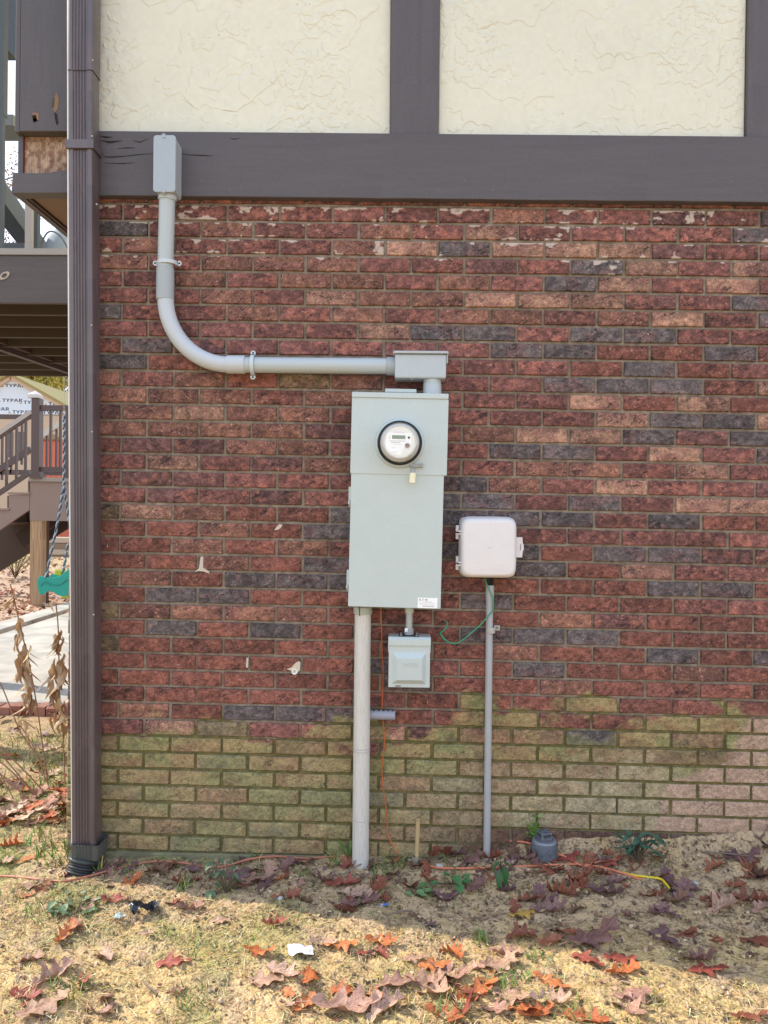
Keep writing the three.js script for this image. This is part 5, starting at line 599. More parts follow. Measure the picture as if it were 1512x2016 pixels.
// ---------------------------------------------------------------- cables on the ground, litter, plants
function onGround(list, lift = 0.006) { return list.map(p => { const g = G(p[0], p[1]); g.y += (p[2] ?? lift); return g; }); }
{
  const mk = (name, list, r, mat, label, n = 160) => { const pts = onGround(list), o = pts[0].clone(); const m = single(name, tube(pts.map(p => p.sub(o)), r, n, 8), mat, label, 'cable'); m.position.copy(o); return m; };
  const peach = M(206, 122, 88, 0.45), peach2 = M(176, 110, 86, 0.5), yel = M(214, 190, 40, 0.45);
  mk('ground_cable', [[-20, 1727], [40, 1730], [120, 1738], [175, 1728], [235, 1712], [300, 1704, 0.015], [360, 1704, 0.01], [400, 1710], [440, 1709], [490, 1698, 0.012], [540, 1693, 0.014], [600, 1693], [650, 1690], [690, 1692]], 0.0042, peach2, 'long brownish cable lying along the wall foot at left');
  mk('ground_cable', [[960, 1678], [985, 1670, 0.02], [1015, 1666, 0.02], [1060, 1668, 0.012], [1110, 1672, 0.012], [1150, 1678], [1180, 1684], [1215, 1690]], 0.0042, peach, 'orange cable running behind the cleanout pipe');
  mk('ground_cable', [[835, 1705], [870, 1712], [960, 1712], [1035, 1708], [1090, 1706], [1140, 1705], [1180, 1710], [1212, 1718], [1240, 1727], [1262, 1735]], 0.0042, peach, 'orange cable running in front of the cleanout pipe');
  const y = mk('yellow_cable', [[1224, 1721], [1250, 1727], [1285, 1731], [1302, 1738, 0.012], [1312, 1748, 0.012], [1320, 1757, 0.01]], 0.0042, yel, 'short bright yellow cable with a black end among the leaves', 60); const e0 = G(1320, 1757), e1 = G(1331, 1764); e0.y += 0.01; e1.y += 0.008; part(y, 'plug_end', rod(e0.sub(y.position), e1.sub(y.position), 0.0062, 0.005, 10), blackM);
  // twigs
  for (const [a, b, l] of [[[675, 1725], [735, 1695], 'grey twig leaning at the foot of the thick conduit'], [[1380, 1655], [1500, 1664], 'thin grey twig along the wall at far right'], [[760, 1805], [812, 1800], 'thin dark twig on the shaded soil below the panel'], [[280, 1935], [310, 1965], 'short dark twig on sunlit soil at lower left']]) { const p = G(...a), q = G(...b); p.y += 0.006; q.y += 0.012; const m = p.clone().lerp(q, 0.5).add(V(0, 0.008, 0.01)); const o = p.clone(); single('twig', tube([p, m, q].map(v => v.sub(o)), 0.0026, 16, 6), M(120, 104, 92, 0.9), l, 'twig').position.copy(o); }
  // white paper scrap, dark plastic scrap, blue chip
  const scrap = (name, px, py, w, h, amp, mat, label, cat, seed) => { const g = new THREE.PlaneGeometry(w, h, 14, 10); g.rotateX(-Math.PI / 2); const p = g.attributes.position; for (let i = 0; i < p.count; i++) { const x = p.getX(i), z = p.getZ(i), n = fbm(x * 40 + seed, z * 40, 3); const e = 1 - 0.16 * vn(Math.atan2(z, x) * 3 + seed, 2); p.setXYZ(i, x * e, n * amp, z * e); } g.computeVertexNormals(); const m = single(name, g, mat, label, cat), q = G(px, py); m.position.set(q.x, q.y + 0.004, q.z); m.rotation.y = seed; return m; };
  scrap('paper_scrap', 592, 1878, 0.085, 0.05, 0.022, M(216, 214, 212, 0.8), 'crumpled white paper scrap on the sunlit soil', 'paper', 0.15); scrap('plastic_scrap', 283, 1798, 0.1, 0.055, 0.05, M(30, 32, 38, 0.3), 'crumpled black plastic scrap on the soil at left', 'plastic scrap', 0.5); scrap('blue_chip', 757, 1785, 0.036, 0.018, 0.006, M(92, 124, 176, 0.5), 'small blue plastic chip on the shaded soil', 'plastic chip', 0.4); scrap('grey_scrap', 233, 1812, 0.045, 0.03, 0.03, M(168, 186, 186, 0.5), 'pale grey scrap on the soil beside the black plastic', 'plastic scrap', 1.2); scrap('dark_pebble', 701, 1948, 0.02, 0.016, 0.02, M(46, 48, 52, 0.6), 'small dark pebble on sunlit soil among leaves', 'pebble', 2.1);
  for (const [px, py, s, l] of [[552, 1771, 0.011, 'small grey pebble in shade left of the paper scrap'], [865, 1708, 0.014, 'pale pebble among leaves right of the grounding rod'], [1370, 1740, 0.009, 'small pale pebble on the shaded soil at right']]) { const g = new THREE.IcosahedronGeometry(s, 1), p = g.attributes.position; for (let i = 0; i < p.count; i++) { const k = 0.8 + 0.35 * hash(Math.round(p.getX(i) * 3000), Math.round(p.getY(i) * 3000), Math.round(p.getZ(i) * 3000)); p.setXYZ(i, p.getX(i) * k, p.getY(i) * k * 0.7, p.getZ(i) * k); } g.computeVertexNormals(); const q = G(px, py); single('pebble', g, M(180, 178, 176, 0.8), l, 'pebble').position.set(q.x, q.y + s * 0.3, q.z); }
}
function ovate(w, n = 8, curl = 0.25) { const pos = [], idx = []; for (let i = 0; i <= n; i++) { const t = i / n, ww = w * Math.pow(Math.sin(Math.PI * Math.pow(t, 0.8)), 0.8) + 0.004; for (const s of [-1, 0, 1]) pos.push(s * ww / 2, -curl * t * t + 0.22 * Math.abs(s) * ww, t); } for (let i = 0; i < n; i++) for (let k = 0; k < 2; k++) { const a = i * 3 + k; idx.push(a, a + 3, a + 4, a, a + 4, a + 1); } const g = new THREE.BufferGeometry(); g.setAttribute('position', new THREE.Float32BufferAttribute(pos, 3)); g.setIndex(idx); g.computeVertexNormals(); return g; }
function plant(name, label, base, leaves, mat, stemMat, w, cat = 'plant') { const o = thing(name, label, cat, base), g = ovate(w), stems = []; for (const [x, y, z, L, yaw, pitch] of leaves) { const m = part(o, 'leaf', g, mat); m.position.set(x, y, z); m.rotation.set(-pitch, yaw, 0, 'YXZ'); m.scale.setScalar(L); stems.push(tube([V(0, 0, 0), V(x * 0.5, y * 0.6, z * 0.5), V(x, y, z)], 0.0018, 8, 5)); } part(o, 'stem', merge(stems), stemMat); return o; }
{
  const dg = M(70, 104, 84, 0.42, { transmission: 0.1 }), gs = M(96, 84, 66, 0.8), mg = M(78, 122, 70, 0.5, { transmission: 0.2 }), lg = M(120, 160, 70, 0.5, { transmission: 0.25 });
  let p = G(1255, 1700); let L = []; const q = rngOf(31); for (let i = 0; i < 26; i++) { const a = q() * 6.28, r = q() * 0.05, y = 0.03 + q() * 0.08; L.push([Math.cos(a) * r + (i % 2 ? 0.03 : -0.015), y, Math.sin(a) * r * 0.6, 0.04 + q() * 0.025, a, 0.5 - q() * 0.7]); } plant('evergreen_seedling', 'small dark green leafy seedling at the wall right of the cleanout', p, L, dg, gs, 0.42);
  p = W(1050, 1650, 0.012); L = []; for (let i = 0; i < 16; i++) L.push([(q() - 0.5) * 0.05, 0.01 + q() * 0.075, 0.004 + q() * 0.02, 0.012 + q() * 0.01, q() * 6.28, q()]); plant('weed_sprig', 'light green weed sprig growing on the wall above the cleanout', p, L, lg, lg, 0.7);
  p = G(890, 1742); L = []; for (const [x, y, z, s, yaw] of [[-0.03, 0.03, 0, 0.045, 2.2], [0.0, 0.035, 0.01, 0.05, 0.6], [0.035, 0.02, 0.01, 0.04, 1.2], [0.01, 0.05, -0.02, 0.045, 3.0], [-0.05, 0.015, 0.02, 0.035, -1.5], [0.05, 0.03, -0.02, 0.03, 0.2], [-0.09, 0.012, 0.02, 0.035, -1], [0.02, 0.02, 0.04, 0.04, 0.1]]) L.push([x, y, z, s, yaw, -0.1]); plant('ground_vine', 'green round leaved weed on soil right of the grounding rod', p, L, mg, gs, 0.85);
  p = G(985, 1752); L = [[0, 0.075, 0, 0.07, -0.4, -1.1], [0.01, 0.09, 0, 0.075, 0.5, -1.2], [0, 0.1, 0, 0.05, -1.2, -0.5], [0.005, 0.1, 0, 0.05, 1.4, -0.4], [0, 0.11, 0, 0.045, 2.6, -0.2]]; plant('drooping_weed', 'dark green weed with drooping pointed leaves by the slim conduit', p, L, M(48, 92, 44, 0.45, { transmission: 0.15 }), gs, 0.36);
  p = G(445, 1758); L = []; for (let i = 0; i < 22; i++) L.push([(q() - 0.5) * 0.12, 0.01 + q() * 0.1, (q() - 0.5) * 0.06, 0.022 + q() * 0.018, q() * 6.28, (q() - 0.4)]); plant('wall_weed', 'bluish green leafy weed at the wall foot left of centre', p, L, M(92, 116, 88, 0.5, { transmission: 0.2 }), gs, 0.65);
  p = G(150, 1790); L = []; for (let i = 0; i < 20; i++) L.push([(q() - 0.5) * 0.2, 0.006 + q() * 0.02, (q() - 0.5) * 0.14, 0.025 + q() * 0.02, q() * 6.28, -0.05]); plant('clover_patch', 'low round leaved weed on the soil right below the drain pipe', p, L, M(104, 126, 92, 0.55, { transmission: 0.2 }), gs, 0.75);
  p = G(820, 1765); L = []; for (let i = 0; i < 6; i++) L.push([(q() - 0.5) * 0.1, 0.006 + q() * 0.02, (q() - 0.5) * 0.08, 0.03 + q() * 0.015, q() * 6.28, -0.05]); plant('ground_weed', 'pale green flat weed on soil below the grounding rod', p, L, M(116, 146, 96, 0.5, { transmission: 0.2 }), gs, 0.7);
}
// ---------------------------------------------------------------- back yard seen past the corner
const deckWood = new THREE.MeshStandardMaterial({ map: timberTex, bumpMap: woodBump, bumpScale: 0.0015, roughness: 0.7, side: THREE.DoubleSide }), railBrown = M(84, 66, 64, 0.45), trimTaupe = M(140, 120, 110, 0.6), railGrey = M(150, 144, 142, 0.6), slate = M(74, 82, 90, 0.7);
const oldWood = new THREE.MeshStandardMaterial({ map: rep(dataTex(256, 256, (i, j, c) => { const n = fbm(i / 6, j / 90, 4), k = fbm(i / 3 + 7, j / 60, 3), m = 0.7 + 0.5 * n; c[0] = 176 * m; c[1] = 152 * m - 10 * k; c[2] = 120 * m - 12 * k; }), 0.3, 0.9), roughness: 0.9, side: THREE.DoubleSide });
{ // upper deck
  const zf = -1.65, a = W(-60, 595, zf), b = W(150, 596, zf), t = W(70, 503, zf), dk = thing('upper_deck', 'raised dark grey timber deck beside the house seen from below', 'deck', V(a.x, a.y, zf)), o = dk.position;
  part(dk, 'rim_board', box(V(-1.6, 0, -0.04), V(b.x - o.x + 0.6, t.y - o.y, 0)), deckWood); const nos = part(dk, 'nosing', box(V(-1.6, t.y - o.y + 0.002, -0.14), V(b.x - o.x + 0.6, W(70, 490, zf).y - o.y, 0.012)), railGrey); const kn = W(9, 543, zf).sub(o); const kg = new THREE.TorusGeometry(0.022, 0.0075, 8, 28); kg.scale(1.25, 0.7, 0.5); kg.rotateZ(0.55); kg.translate(kn.x, kn.y, 0.003); part(dk, 'knot_ring', kg, M(176, 164, 156, 0.8));
  for (let i = 1; i < 9; i++) part(dk, 'joist', box(V(-1.6, 0.012, -0.34 * i - 0.04), V(b.x - o.x + 0.6, t.y - o.y - 0.02, -0.34 * i)), M(86, 74, 66, 0.85));
  part(dk, 'deck_floor', box(V(-1.6, t.y - o.y - 0.018, -3.1), V(b.x - o.x + 0.6, t.y - o.y, -0.042)), M(92, 84, 80, 0.85));
  { const A = level(-60, 660, o.y + 0.02).sub(o), B = level(160, 737, o.y + 0.02).sub(o); part(dk, 'angled_beam', beam(A.clone().add(V(0, 0.03, 0)), B.clone().add(V(0, 0.03, 0)), 0.05, 0.13), deckWood); part(dk, 'angled_edge', beam(A.clone().add(V(0.05, 0.05, 0.05)), B.clone().add(V(0.05, 0.05, 0.05)), 0.03, 0.09), M(96, 80, 72, 0.85)); }
  const post = (x0, x1, y0, y1, z, name, m) => { const p = W(x0, y1, z), q = W(x1, y0, z); part(dk, name, box(V(p.x - o.x, p.y - o.y, z - o.z - (q.x - p.x) * 1.0), V(q.x - o.x, q.y - o.y, z - o.z)), m); };
  post(48.5, 61, 400, 489.5, zf - 0.02, 'rail_post', railGrey); post(61.5, 74, 412, 489.5, zf - 0.1, 'rail_post_shade_side', slate); post(-8, 5, 225, 489.5, zf - 0.1, 'porch_post', slate); post(-8, 10, -150, 225, zf - 0.14, 'porch_post', slate);  // slate box beside the rail post is added as its shaded right face
  post(-40, 26, 225, 246, zf - 0.3, 'top_rail', M(110, 114, 116, 0.6)); post(-40, 47, 478, 489.5, zf - 0.5, 'bottom_rail', slate);
  const R0 = W(-10, 378, zf - 0.2), R1 = W(92, 462, zf - 1.6); R1.y = R0.y; part(dk, 'side_rail', beam(R0.sub(o), R1.sub(o), 0.12, 0.14), slate);
  { const p = [W(-40, -160, zf - 0.6), W(60, -160, zf - 0.6), W(60, 135, zf - 0.6), W(11, 94, zf - 0.6), W(-40, 94, zf - 0.6)].map(v => [v.x - o.x, v.y - o.y]); part(dk, 'porch_roof', poly(p.reverse(), -0.75, -0.61), slate, 'dark sloping porch roof above the deck'); }
  for (const [x, z] of [[-1.4, -0.12], [-1.4, -1.25]]) part(dk, 'support_post', box(V(x, -o.y, z - 0.07), V(x + 0.14, 0, z + 0.07)), oldWood);
  // covered chair on the deck
  const c0 = W(76, 489, zf - 1.0), c1 = W(150, 437, zf - 1.0), ck = thing('covered_furniture', 'pale grey covered furniture standing on the raised deck', 'covered furniture', V((c0.x + c1.x) / 2, t.y, zf - 1.2)); { const g = new THREE.SphereGeometry(1, 24, 14), p = g.attributes.position, w = (c1.x - c0.x) / 2, h = c1.y - t.y; for (let i = 0; i < p.count; i++) { const x = p.getX(i), y = p.getY(i), z = p.getZ(i), n = 1 + 0.12 * (fbm(x * 3 + 5, y * 3 + z * 2, 3) - 0.5); p.setXYZ(i, Math.sign(x) * Math.pow(Math.abs(x), 0.6) * w * n, Math.max(0, y * 0.9 + 0.1) * h * 1.02 * n, Math.sign(z) * Math.pow(Math.abs(z), 0.6) * 0.28 * n); } g.computeVertexNormals(); part(ck, 'cover', g, M(150, 160, 170, 0.8)); part(ck, 'cover_seam', tube([V(-w * 0.9, h * 0.5, 0.27), V(-w * 0.2, h * 0.8, 0.3), V(w * 0.5, h * 0.75, 0.3), V(w, h * 0.5, 0.25)], 0.006, 24, 6), M(110, 118, 126, 0.8)); part(ck, 'foot_frame', bbox(-w * 0.6, w * 1.1, 0.0, h * 0.22, 0.28, 0.31, 0.01), slate); }
}
{ // stair landing and its railing
  const z = -7.3, z2 = -8.5, o = V(W(58, 1195, z).x, 0.0, z), L = thing('stair_landing', 'taupe stair landing with dark brown railing in the back yard', 'stairs', o), P = (px, py, zz = z) => W(px, py, zz).sub(o);
  const bx = (name, x0, x1, y0, y1, za, zb, m) => { const p = P(x0, y1, za), q = P(x1, y0, za); return part(L, name, box(V(p.x, p.y, zb - z), V(q.x, q.y, za - z)), m); };
  bx('rim_board', 58.5, 260, 948, 1025, z, z - 0.04, trimTaupe); bx('landing_floor', 56, 260, 942, 947.5, z + 0.03, z2, M(150, 140, 132, 0.6)); bx('back_rim', 70, 260, 952, 1020, z2, z2 - 0.04, M(90, 76, 68, 0.8));
  part(L, 'stringer', poly([[58, 948], [58, 1003], [-40, 1070], [-40, 1012], [-40, 1035], [-24, 1035], [-24, 1004], [17, 1004], [17, 974], [57.5, 974]].map(p => { const v = P(p[0], p[1]); return [v.x, v.y]; }).filter((p, i) => i !== 3), -0.04, 0), trimTaupe);
  part(L, 'far_stringer', poly([[60, 950], [60, 1046], [-300, 1270], [-300, 1180]].map(p => { const v = P(p[0], p[1]); return [v.x, v.y]; }), z2 - z, z2 - z + 0.05), M(70, 56, 46, 0.85));
  for (const [a, b, y] of [[17, 58, 973], [-24, 17, 1004], [-65, -24, 1035]]) { bx('tread', a - 2, b, y - 3.5, y, z + 0.02, z2, trimTaupe); bx('riser', b - 3, b - 0.5, y - 28, y - 4, z - 0.05, z2, M(100, 84, 76, 0.8)); }
  bx('newel_post', 60.5, 77.5, 784, 941, z + 0.06, z - 0.06, railBrown); { const c = P(69, 784), g = new THREE.ConeGeometry(0.1, 0.06, 4); g.rotateY(Math.PI / 4); g.translate(c.x, c.y + 0.075, 0); part(L, 'post_cap', merge([g, boxUV(new THREE.BoxGeometry(0.145, 0.045, 0.145).translate(c.x, c.y + 0.022, 0))]), M(196, 192, 188, 0.4)); } bx('post_skirt', 57.5, 79.5, 934, 941.5, z + 0.075, z - 0.075, railBrown);
  bx('top_rail', 77.5, 260, 799, 808, z + 0.03, z - 0.03, railBrown); bx('bottom_rail', 77.5, 260, 921, 928, z + 0.025, z - 0.025, railBrown); for (const x of [98.5, 117.5, 152, 171]) bx('baluster', x - 2.3, x + 2.3, 808, 921, z + 0.02, z - 0.02, railBrown); bx('newel_post', 127.5, 139, 808, 941, z + 0.04, z - 0.06, railBrown);
  const rail = (ax, ay, bx2, by, zz, w, h, m, n) => { const A = P(ax, ay, zz), B = P(bx2, by, zz); part(L, n, beam(A, B, w, h), m); };
  rail(61, 812, -40, 880, z, 0.07, 0.06, M(170, 160, 150, 0.25), 'handrail'); rail(61, 818, -40, 886, z, 0.05, 0.05, railBrown, 'handrail_fillet'); rail(59, 930, -40, 997, z, 0.05, 0.06, railBrown, 'lower_rail'); for (const [x, y0, y1] of [[49, 826, 935], [31, 838, 947], [11.5, 851, 960], [-8, 864, 973]]) bx('baluster', x - 2.2, x + 2.2, y0, y1, z + 0.02, z - 0.02, railBrown);
  rail(150, 812, 84, 858, z2, 0.07, 0.07, M(190, 182, 172, 0.25), 'far_handrail'); rail(61, 884, -40, 950, z2, 0.05, 0.09, railBrown, 'far_lower_rail'); for (const [x, y0] of [[91, 858], [110, 842], [42, 820], [21, 838], [3, 850]]) bx('far_baluster', x - 2, x + 2, y0, x > 60 ? 930 : y0 + 95, z2, z2 - 0.035, railBrown); bx('far_top_rail', -60, 61, 816, 824, z2, z2 - 0.06, railBrown); bx('far_bottom_rail', -60, 140, 926, 934, z2, z2 - 0.06, railBrown);
  bx('wood_post', 58, 82, 1025.5, 1200, z - 0.01, z - 0.15, oldWood); bx('post_shade_side', 84, 88, 1025.5, 1190, z - 0.2, z - 0.34, M(84, 62, 50, 0.9)); rail(150, 985, 40, 1065, z2 + 0.3, 0.05, 0.24, M(58, 48, 42, 0.9), 'under_brace');  // dark slab right of the wood post paints in its shaded side
}
{ // child's swing
  const z = -6.1, seat = W(104, 1150, z), s = thing('toddler_swing', 'turquoise and lime plastic toddler swing hanging on blue rope', 'swing', seat), P = (px, py, zz = z) => W(px, py, zz).sub(seat), teal = M(26, 158, 142, 0.35), lime = M(178, 192, 40, 0.4);
  const side = [[73, 1150], [74, 1140], [79, 1134], [88, 1136], [98, 1139], [106, 1137], [118, 1134], [127, 1127], [140, 1116], [156, 1112], [156, 1160], [137, 1170], [126, 1174], [114, 1172], [104, 1165], [95, 1163], [86, 1170], [78, 1171]].map(p => { const v = P(...p); return [v.x, v.y]; }).reverse();
  part(s, 'side_shell', poly(side, -0.03, 0.01, 0.006), teal); part(s, 'side_shell', poly(side, -0.33, -0.29, 0.006), teal); const lip = [[80, 1152], [90, 1146], [104, 1152], [120, 1150], [132, 1142], [150, 1138]].map(p => P(...p).add(V(0, 0, 0.012))); part(s, 'moulded_ridge', tube(lip, 0.01, 30, 8), M(22, 140, 126, 0.35));
  const b0 = P(118, 1178), b1 = P(156, 1168); part(s, 'seat_base', bbox(b0.x, b1.x, b0.y, b1.y + 0.02, -0.3, -0.02, 0.01), lime); const k0 = P(107, 1140, z - 0.3), k1 = P(126, 1122, z - 0.3); part(s, 'seat_back', bbox(k0.x, k1.x, k0.y, k1.y, -0.34, -0.3, 0.01), lime);
  const ropeM = M(150, 172, 188, 0.7), ropeD = M(66, 84, 104, 0.7), rope = (pts, n) => { const c = new THREE.CatmullRomCurve3(pts); const two = [0, Math.PI].map(ph => { const q = []; const N = n; for (let i = 0; i <= N; i++) { const p = c.getPoint(i / N), a = i / N * n * 0.9 + ph; q.push(p.add(V(Math.cos(a) * 0.008, 0, Math.sin(a) * 0.008))); } return tube(q, 0.009, N * 2, 6); }); part(s, 'rope_strand', two[0], ropeM); part(s, 'rope_strand', two[1], ropeD); };
  rope([P(126, 815), P(126, 880), P(125.5, 956)], 60); rope([P(125.5, 956), P(113, 1030), P(89, 1140)], 60); rope([P(125.5, 956), P(131, 990), P(137, 1030), P(150, 1115)], 50); const rp = [P(133, 1070, z - 0.3), P(129, 1100, z - 0.3), P(122, 1135, z - 0.3)]; rope(rp, 30);
  for (let i = 0; i < 26; i++) { const p = P(126, 812 - i * 5.2), t = new THREE.TorusGeometry(0.0085, 0.0022, 5, 10); t.scale(0.8, 1.45, 1); if (i % 2) t.rotateY(Math.PI / 2); t.translate(p.x, p.y, p.z); part(s, 'chain_link', t, M(170, 166, 160, 0.4, { metalness: 0.6 })); }
}
{ // patio, kerb strip and brick edging
  const conc = new THREE.MeshStandardMaterial({ map: rep(dataTex(512, 512, (i, j, c) => { const n = fbm(i / 60, j / 60, 4), f = vn(i / 2, j / 2), m = 0.8 + 0.3 * n + 0.06 * f; c[0] = 176 * m; c[1] = 172 * m; c[2] = 164 * m; }), 1.5, 1.5), roughness: 0.9, side: THREE.DoubleSide });
  structure('patio', bbox(-2.98, XL - 0.03, -0.1, 0.055, -8.2, -2.16, 0.01), conc); structure('concrete_strip', bbox(-3.34, -3.06, -0.1, 0.075, -8.4, -2.3, 0.01), conc);
  const ed = thing('brick_edging', 'row of upright red bricks edging the concrete patio', 'edging', V(-1.4, 0, -2.1)); const em = [M(140, 92, 76, 0.9), M(126, 84, 72, 0.9), M(150, 104, 88, 0.9)]; for (let i = 0; i < 34; i++) { const x = -2.9 + i * 0.08, y = 0.05 + hash(i, 1) * 0.014; part(ed, 'brick', bbox(x + 1.4, x + 1.4 + 0.074, -0.1, y, -0.05 + hash(i, 2) * 0.012, 0.07 + hash(i, 3) * 0.012, 0.004), em[i % 3]); }
}
{ // dead stalks with shrivelled leaves beside the downspout
  const z = -0.75, base = V(-0.55, H(-0.55, z), z), d = thing('withered_shrub', 'withered shrub with bare stalks and shrivelled tan leaves at left', 'shrub', base), P = (px, py, zz) => W(px, py, zz).sub(base), st = M(146, 112, 86, 0.85), tan = [M(176, 148, 118, 0.85, { transmission: 0.15 }), M(160, 126, 92, 0.85, { transmission: 0.15 }), M(196, 168, 132, 0.85, { transmission: 0.15 })];
  const stalk = (pts, zz, r) => part(d, 'stalk', tube(pts.map(p => P(p[0], p[1], zz + (p[2] || 0))), r, 30, 6), st);
  stalk([[100, 1585], [88, 1500], [74, 1400], [58, 1310], [40, 1235], [30, 1190], [20, 1150]], z, 0.0032); stalk([[128, 1545], [124, 1450], [118, 1380], [116, 1300], [114, 1230], [110, 1190]], z + 0.05, 0.003); stalk([[110, 1565], [82, 1500], [40, 1440], [0, 1345], [-40, 1290]], z - 0.1, 0.003); stalk([[105, 1580], [60, 1530], [20, 1490], [-30, 1440]], z + 0.1, 0.003); stalk([[95, 1590], [50, 1545], [0, 1500], [-40, 1480]], z + 0.15, 0.003); stalk([[85, 1580], [40, 1530], [-10, 1470]], z + 0.05, 0.0028); stalk([[70, 1590], [30, 1550], [-20, 1520]], z + 0.2, 0.003); stalk([[60, 1600], [20, 1540], [-30, 1505]], z, 0.0028); stalk([[100, 1560], [70, 1480], [48, 1440], [36, 1425], [45, 1418], [70, 1436]], z + 0.1, 0.0022); stalk([[40, 1600], [20, 1560], [-5, 1515]], z + 0.15, 0.0022); stalk([[126, 1540], [124, 1480], [112, 1480], [98, 1470]], z, 0.002);
  const q = rngOf(64), geos = [0.5, 0.36, 0.3].map((w, i) => { const g = ovate(w, 10, 0.3 + i * 0.3); const p = g.attributes.position; for (let k = 0; k < p.count; k++) p.setX(k, p.getX(k) * (1 - 0.35 * hash(k, i)) + 0.06 * Math.sin(p.getZ(k) * 9)); g.computeVertexNormals(); return g; });
  const hang = (px, py, L, zz) => { const m = part(d, 'dead_leaf', geos[Math.floor(q() * 3)], tan[Math.floor(q() * 3)]); m.position.copy(P(px, py, zz)); m.rotation.set(1.15 + q() * 0.6, q() * 6.28, (q() - 0.5) * 0.8, 'YXZ'); m.scale.setScalar(L); };
  for (const [x0, y0, n, sx, sy, L] of [[18, 1175, 4, 14, 14, 0.075], [38, 1245, 7, 6, 24, 0.09], [45, 1300, 18, 14, 26, 0.11], [58, 1370, 9, 9, 20, 0.08], [115, 1260, 10, 8, 20, 0.08], [112, 1315, 24, 15, 26, 0.09], [114, 1385, 18, 13, 30, 0.08], [104, 1190, 1, 2, 2, 0.06], [46, 1440, 5, 8, 16, 0.05], [125, 1430, 4, 6, 12, 0.05]]) for (let i = 0; i < n; i++) hang(x0 + (q() - 0.5) * 2 * sx, y0 + (q() - 0.5) * 2 * sy - 8, L * (0.65 + q() * 0.65), z + (x0 > 90 ? 0.05 : 0) + (q() - 0.5) * 0.06);
}
{ // timber retaining wall and shrub further back
  const z = -16.7, a = W(86, 1105, z), w = thing('retaining_wall', 'low timber retaining wall across the back yard', 'retaining wall', V(a.x, H(a.x, z), z)), o = w.position; for (let i = 0; i < 4; i++) part(w, 'timber', bbox(-0.05 + 0.04 * i, 2.6, i * 0.155 - 0.1, i * 0.155 + 0.04, -0.2 - i * 0.03, 0, 0.015), i % 2 ? M(176, 160, 140, 0.9) : M(128, 108, 90, 0.9)); void o;
  const sb = W(30, 1112, -11), s = thing('bare_shrub', 'small bare twiggy shrub behind the wooden stair post', 'shrub', V(sb.x, H(sb.x, -11), -11)), q = rngOf(8), tw = []; for (let i = 0; i < 26; i++) { const a2 = q() * 6.28, r = 0.12 + q() * 0.28, h = 0.3 + q() * 0.35; tw.push(tube([V(0, 0, 0), V(Math.cos(a2) * r * 0.35, h * 0.5, Math.sin(a2) * r * 0.35), V(Math.cos(a2) * r, h, Math.sin(a2) * r)], 0.006, 10, 5)); } part(s, 'branches', merge(tw), M(110, 92, 66, 0.9)); const lv = []; for (let i = 0; i < 220; i++) { const g = ovate(0.5, 4, 0.2); const a2 = q() * 6.28, r = Math.sqrt(q()) * 0.4; g.scale(0.06, 0.06, 0.06); g.rotateX(q() * 3); g.rotateY(q() * 6.28); g.translate(Math.cos(a2) * r, 0.2 + q() * 0.5, Math.sin(a2) * r); lv.push(g); } part(s, 'foliage', merge(lv), M(130, 138, 70, 0.7));
  // red shed
  const r0 = W(80, 950, -20), r1 = W(121, 866, -20), sh = thing('red_shed', 'red orange board shed behind the landing railing', 'shed', V(r0.x, H(r0.x, -20), -20)), hh = r1.y - sh.position.y, ww = r1.x - r0.x; part(sh, 'wall', box(V(0, -0.2, -1.2), V(ww, hh, -0.03)), M(190, 96, 74, 0.8)); for (let i = 0; i < 4; i++) part(sh, 'board', bbox(i * ww / 4 + 0.008, (i + 1) * ww / 4 - 0.008, 0, hh - 0.02, -0.028, 0, 0.004), M(196 - 6 * (i % 2), 102, 80, 0.75)); part(sh, 'roof', poly([[-0.1, hh], [ww + 0.1, hh], [ww / 2, hh + 0.22]], -1.3, 0.08), M(150, 120, 90, 0.9));
}
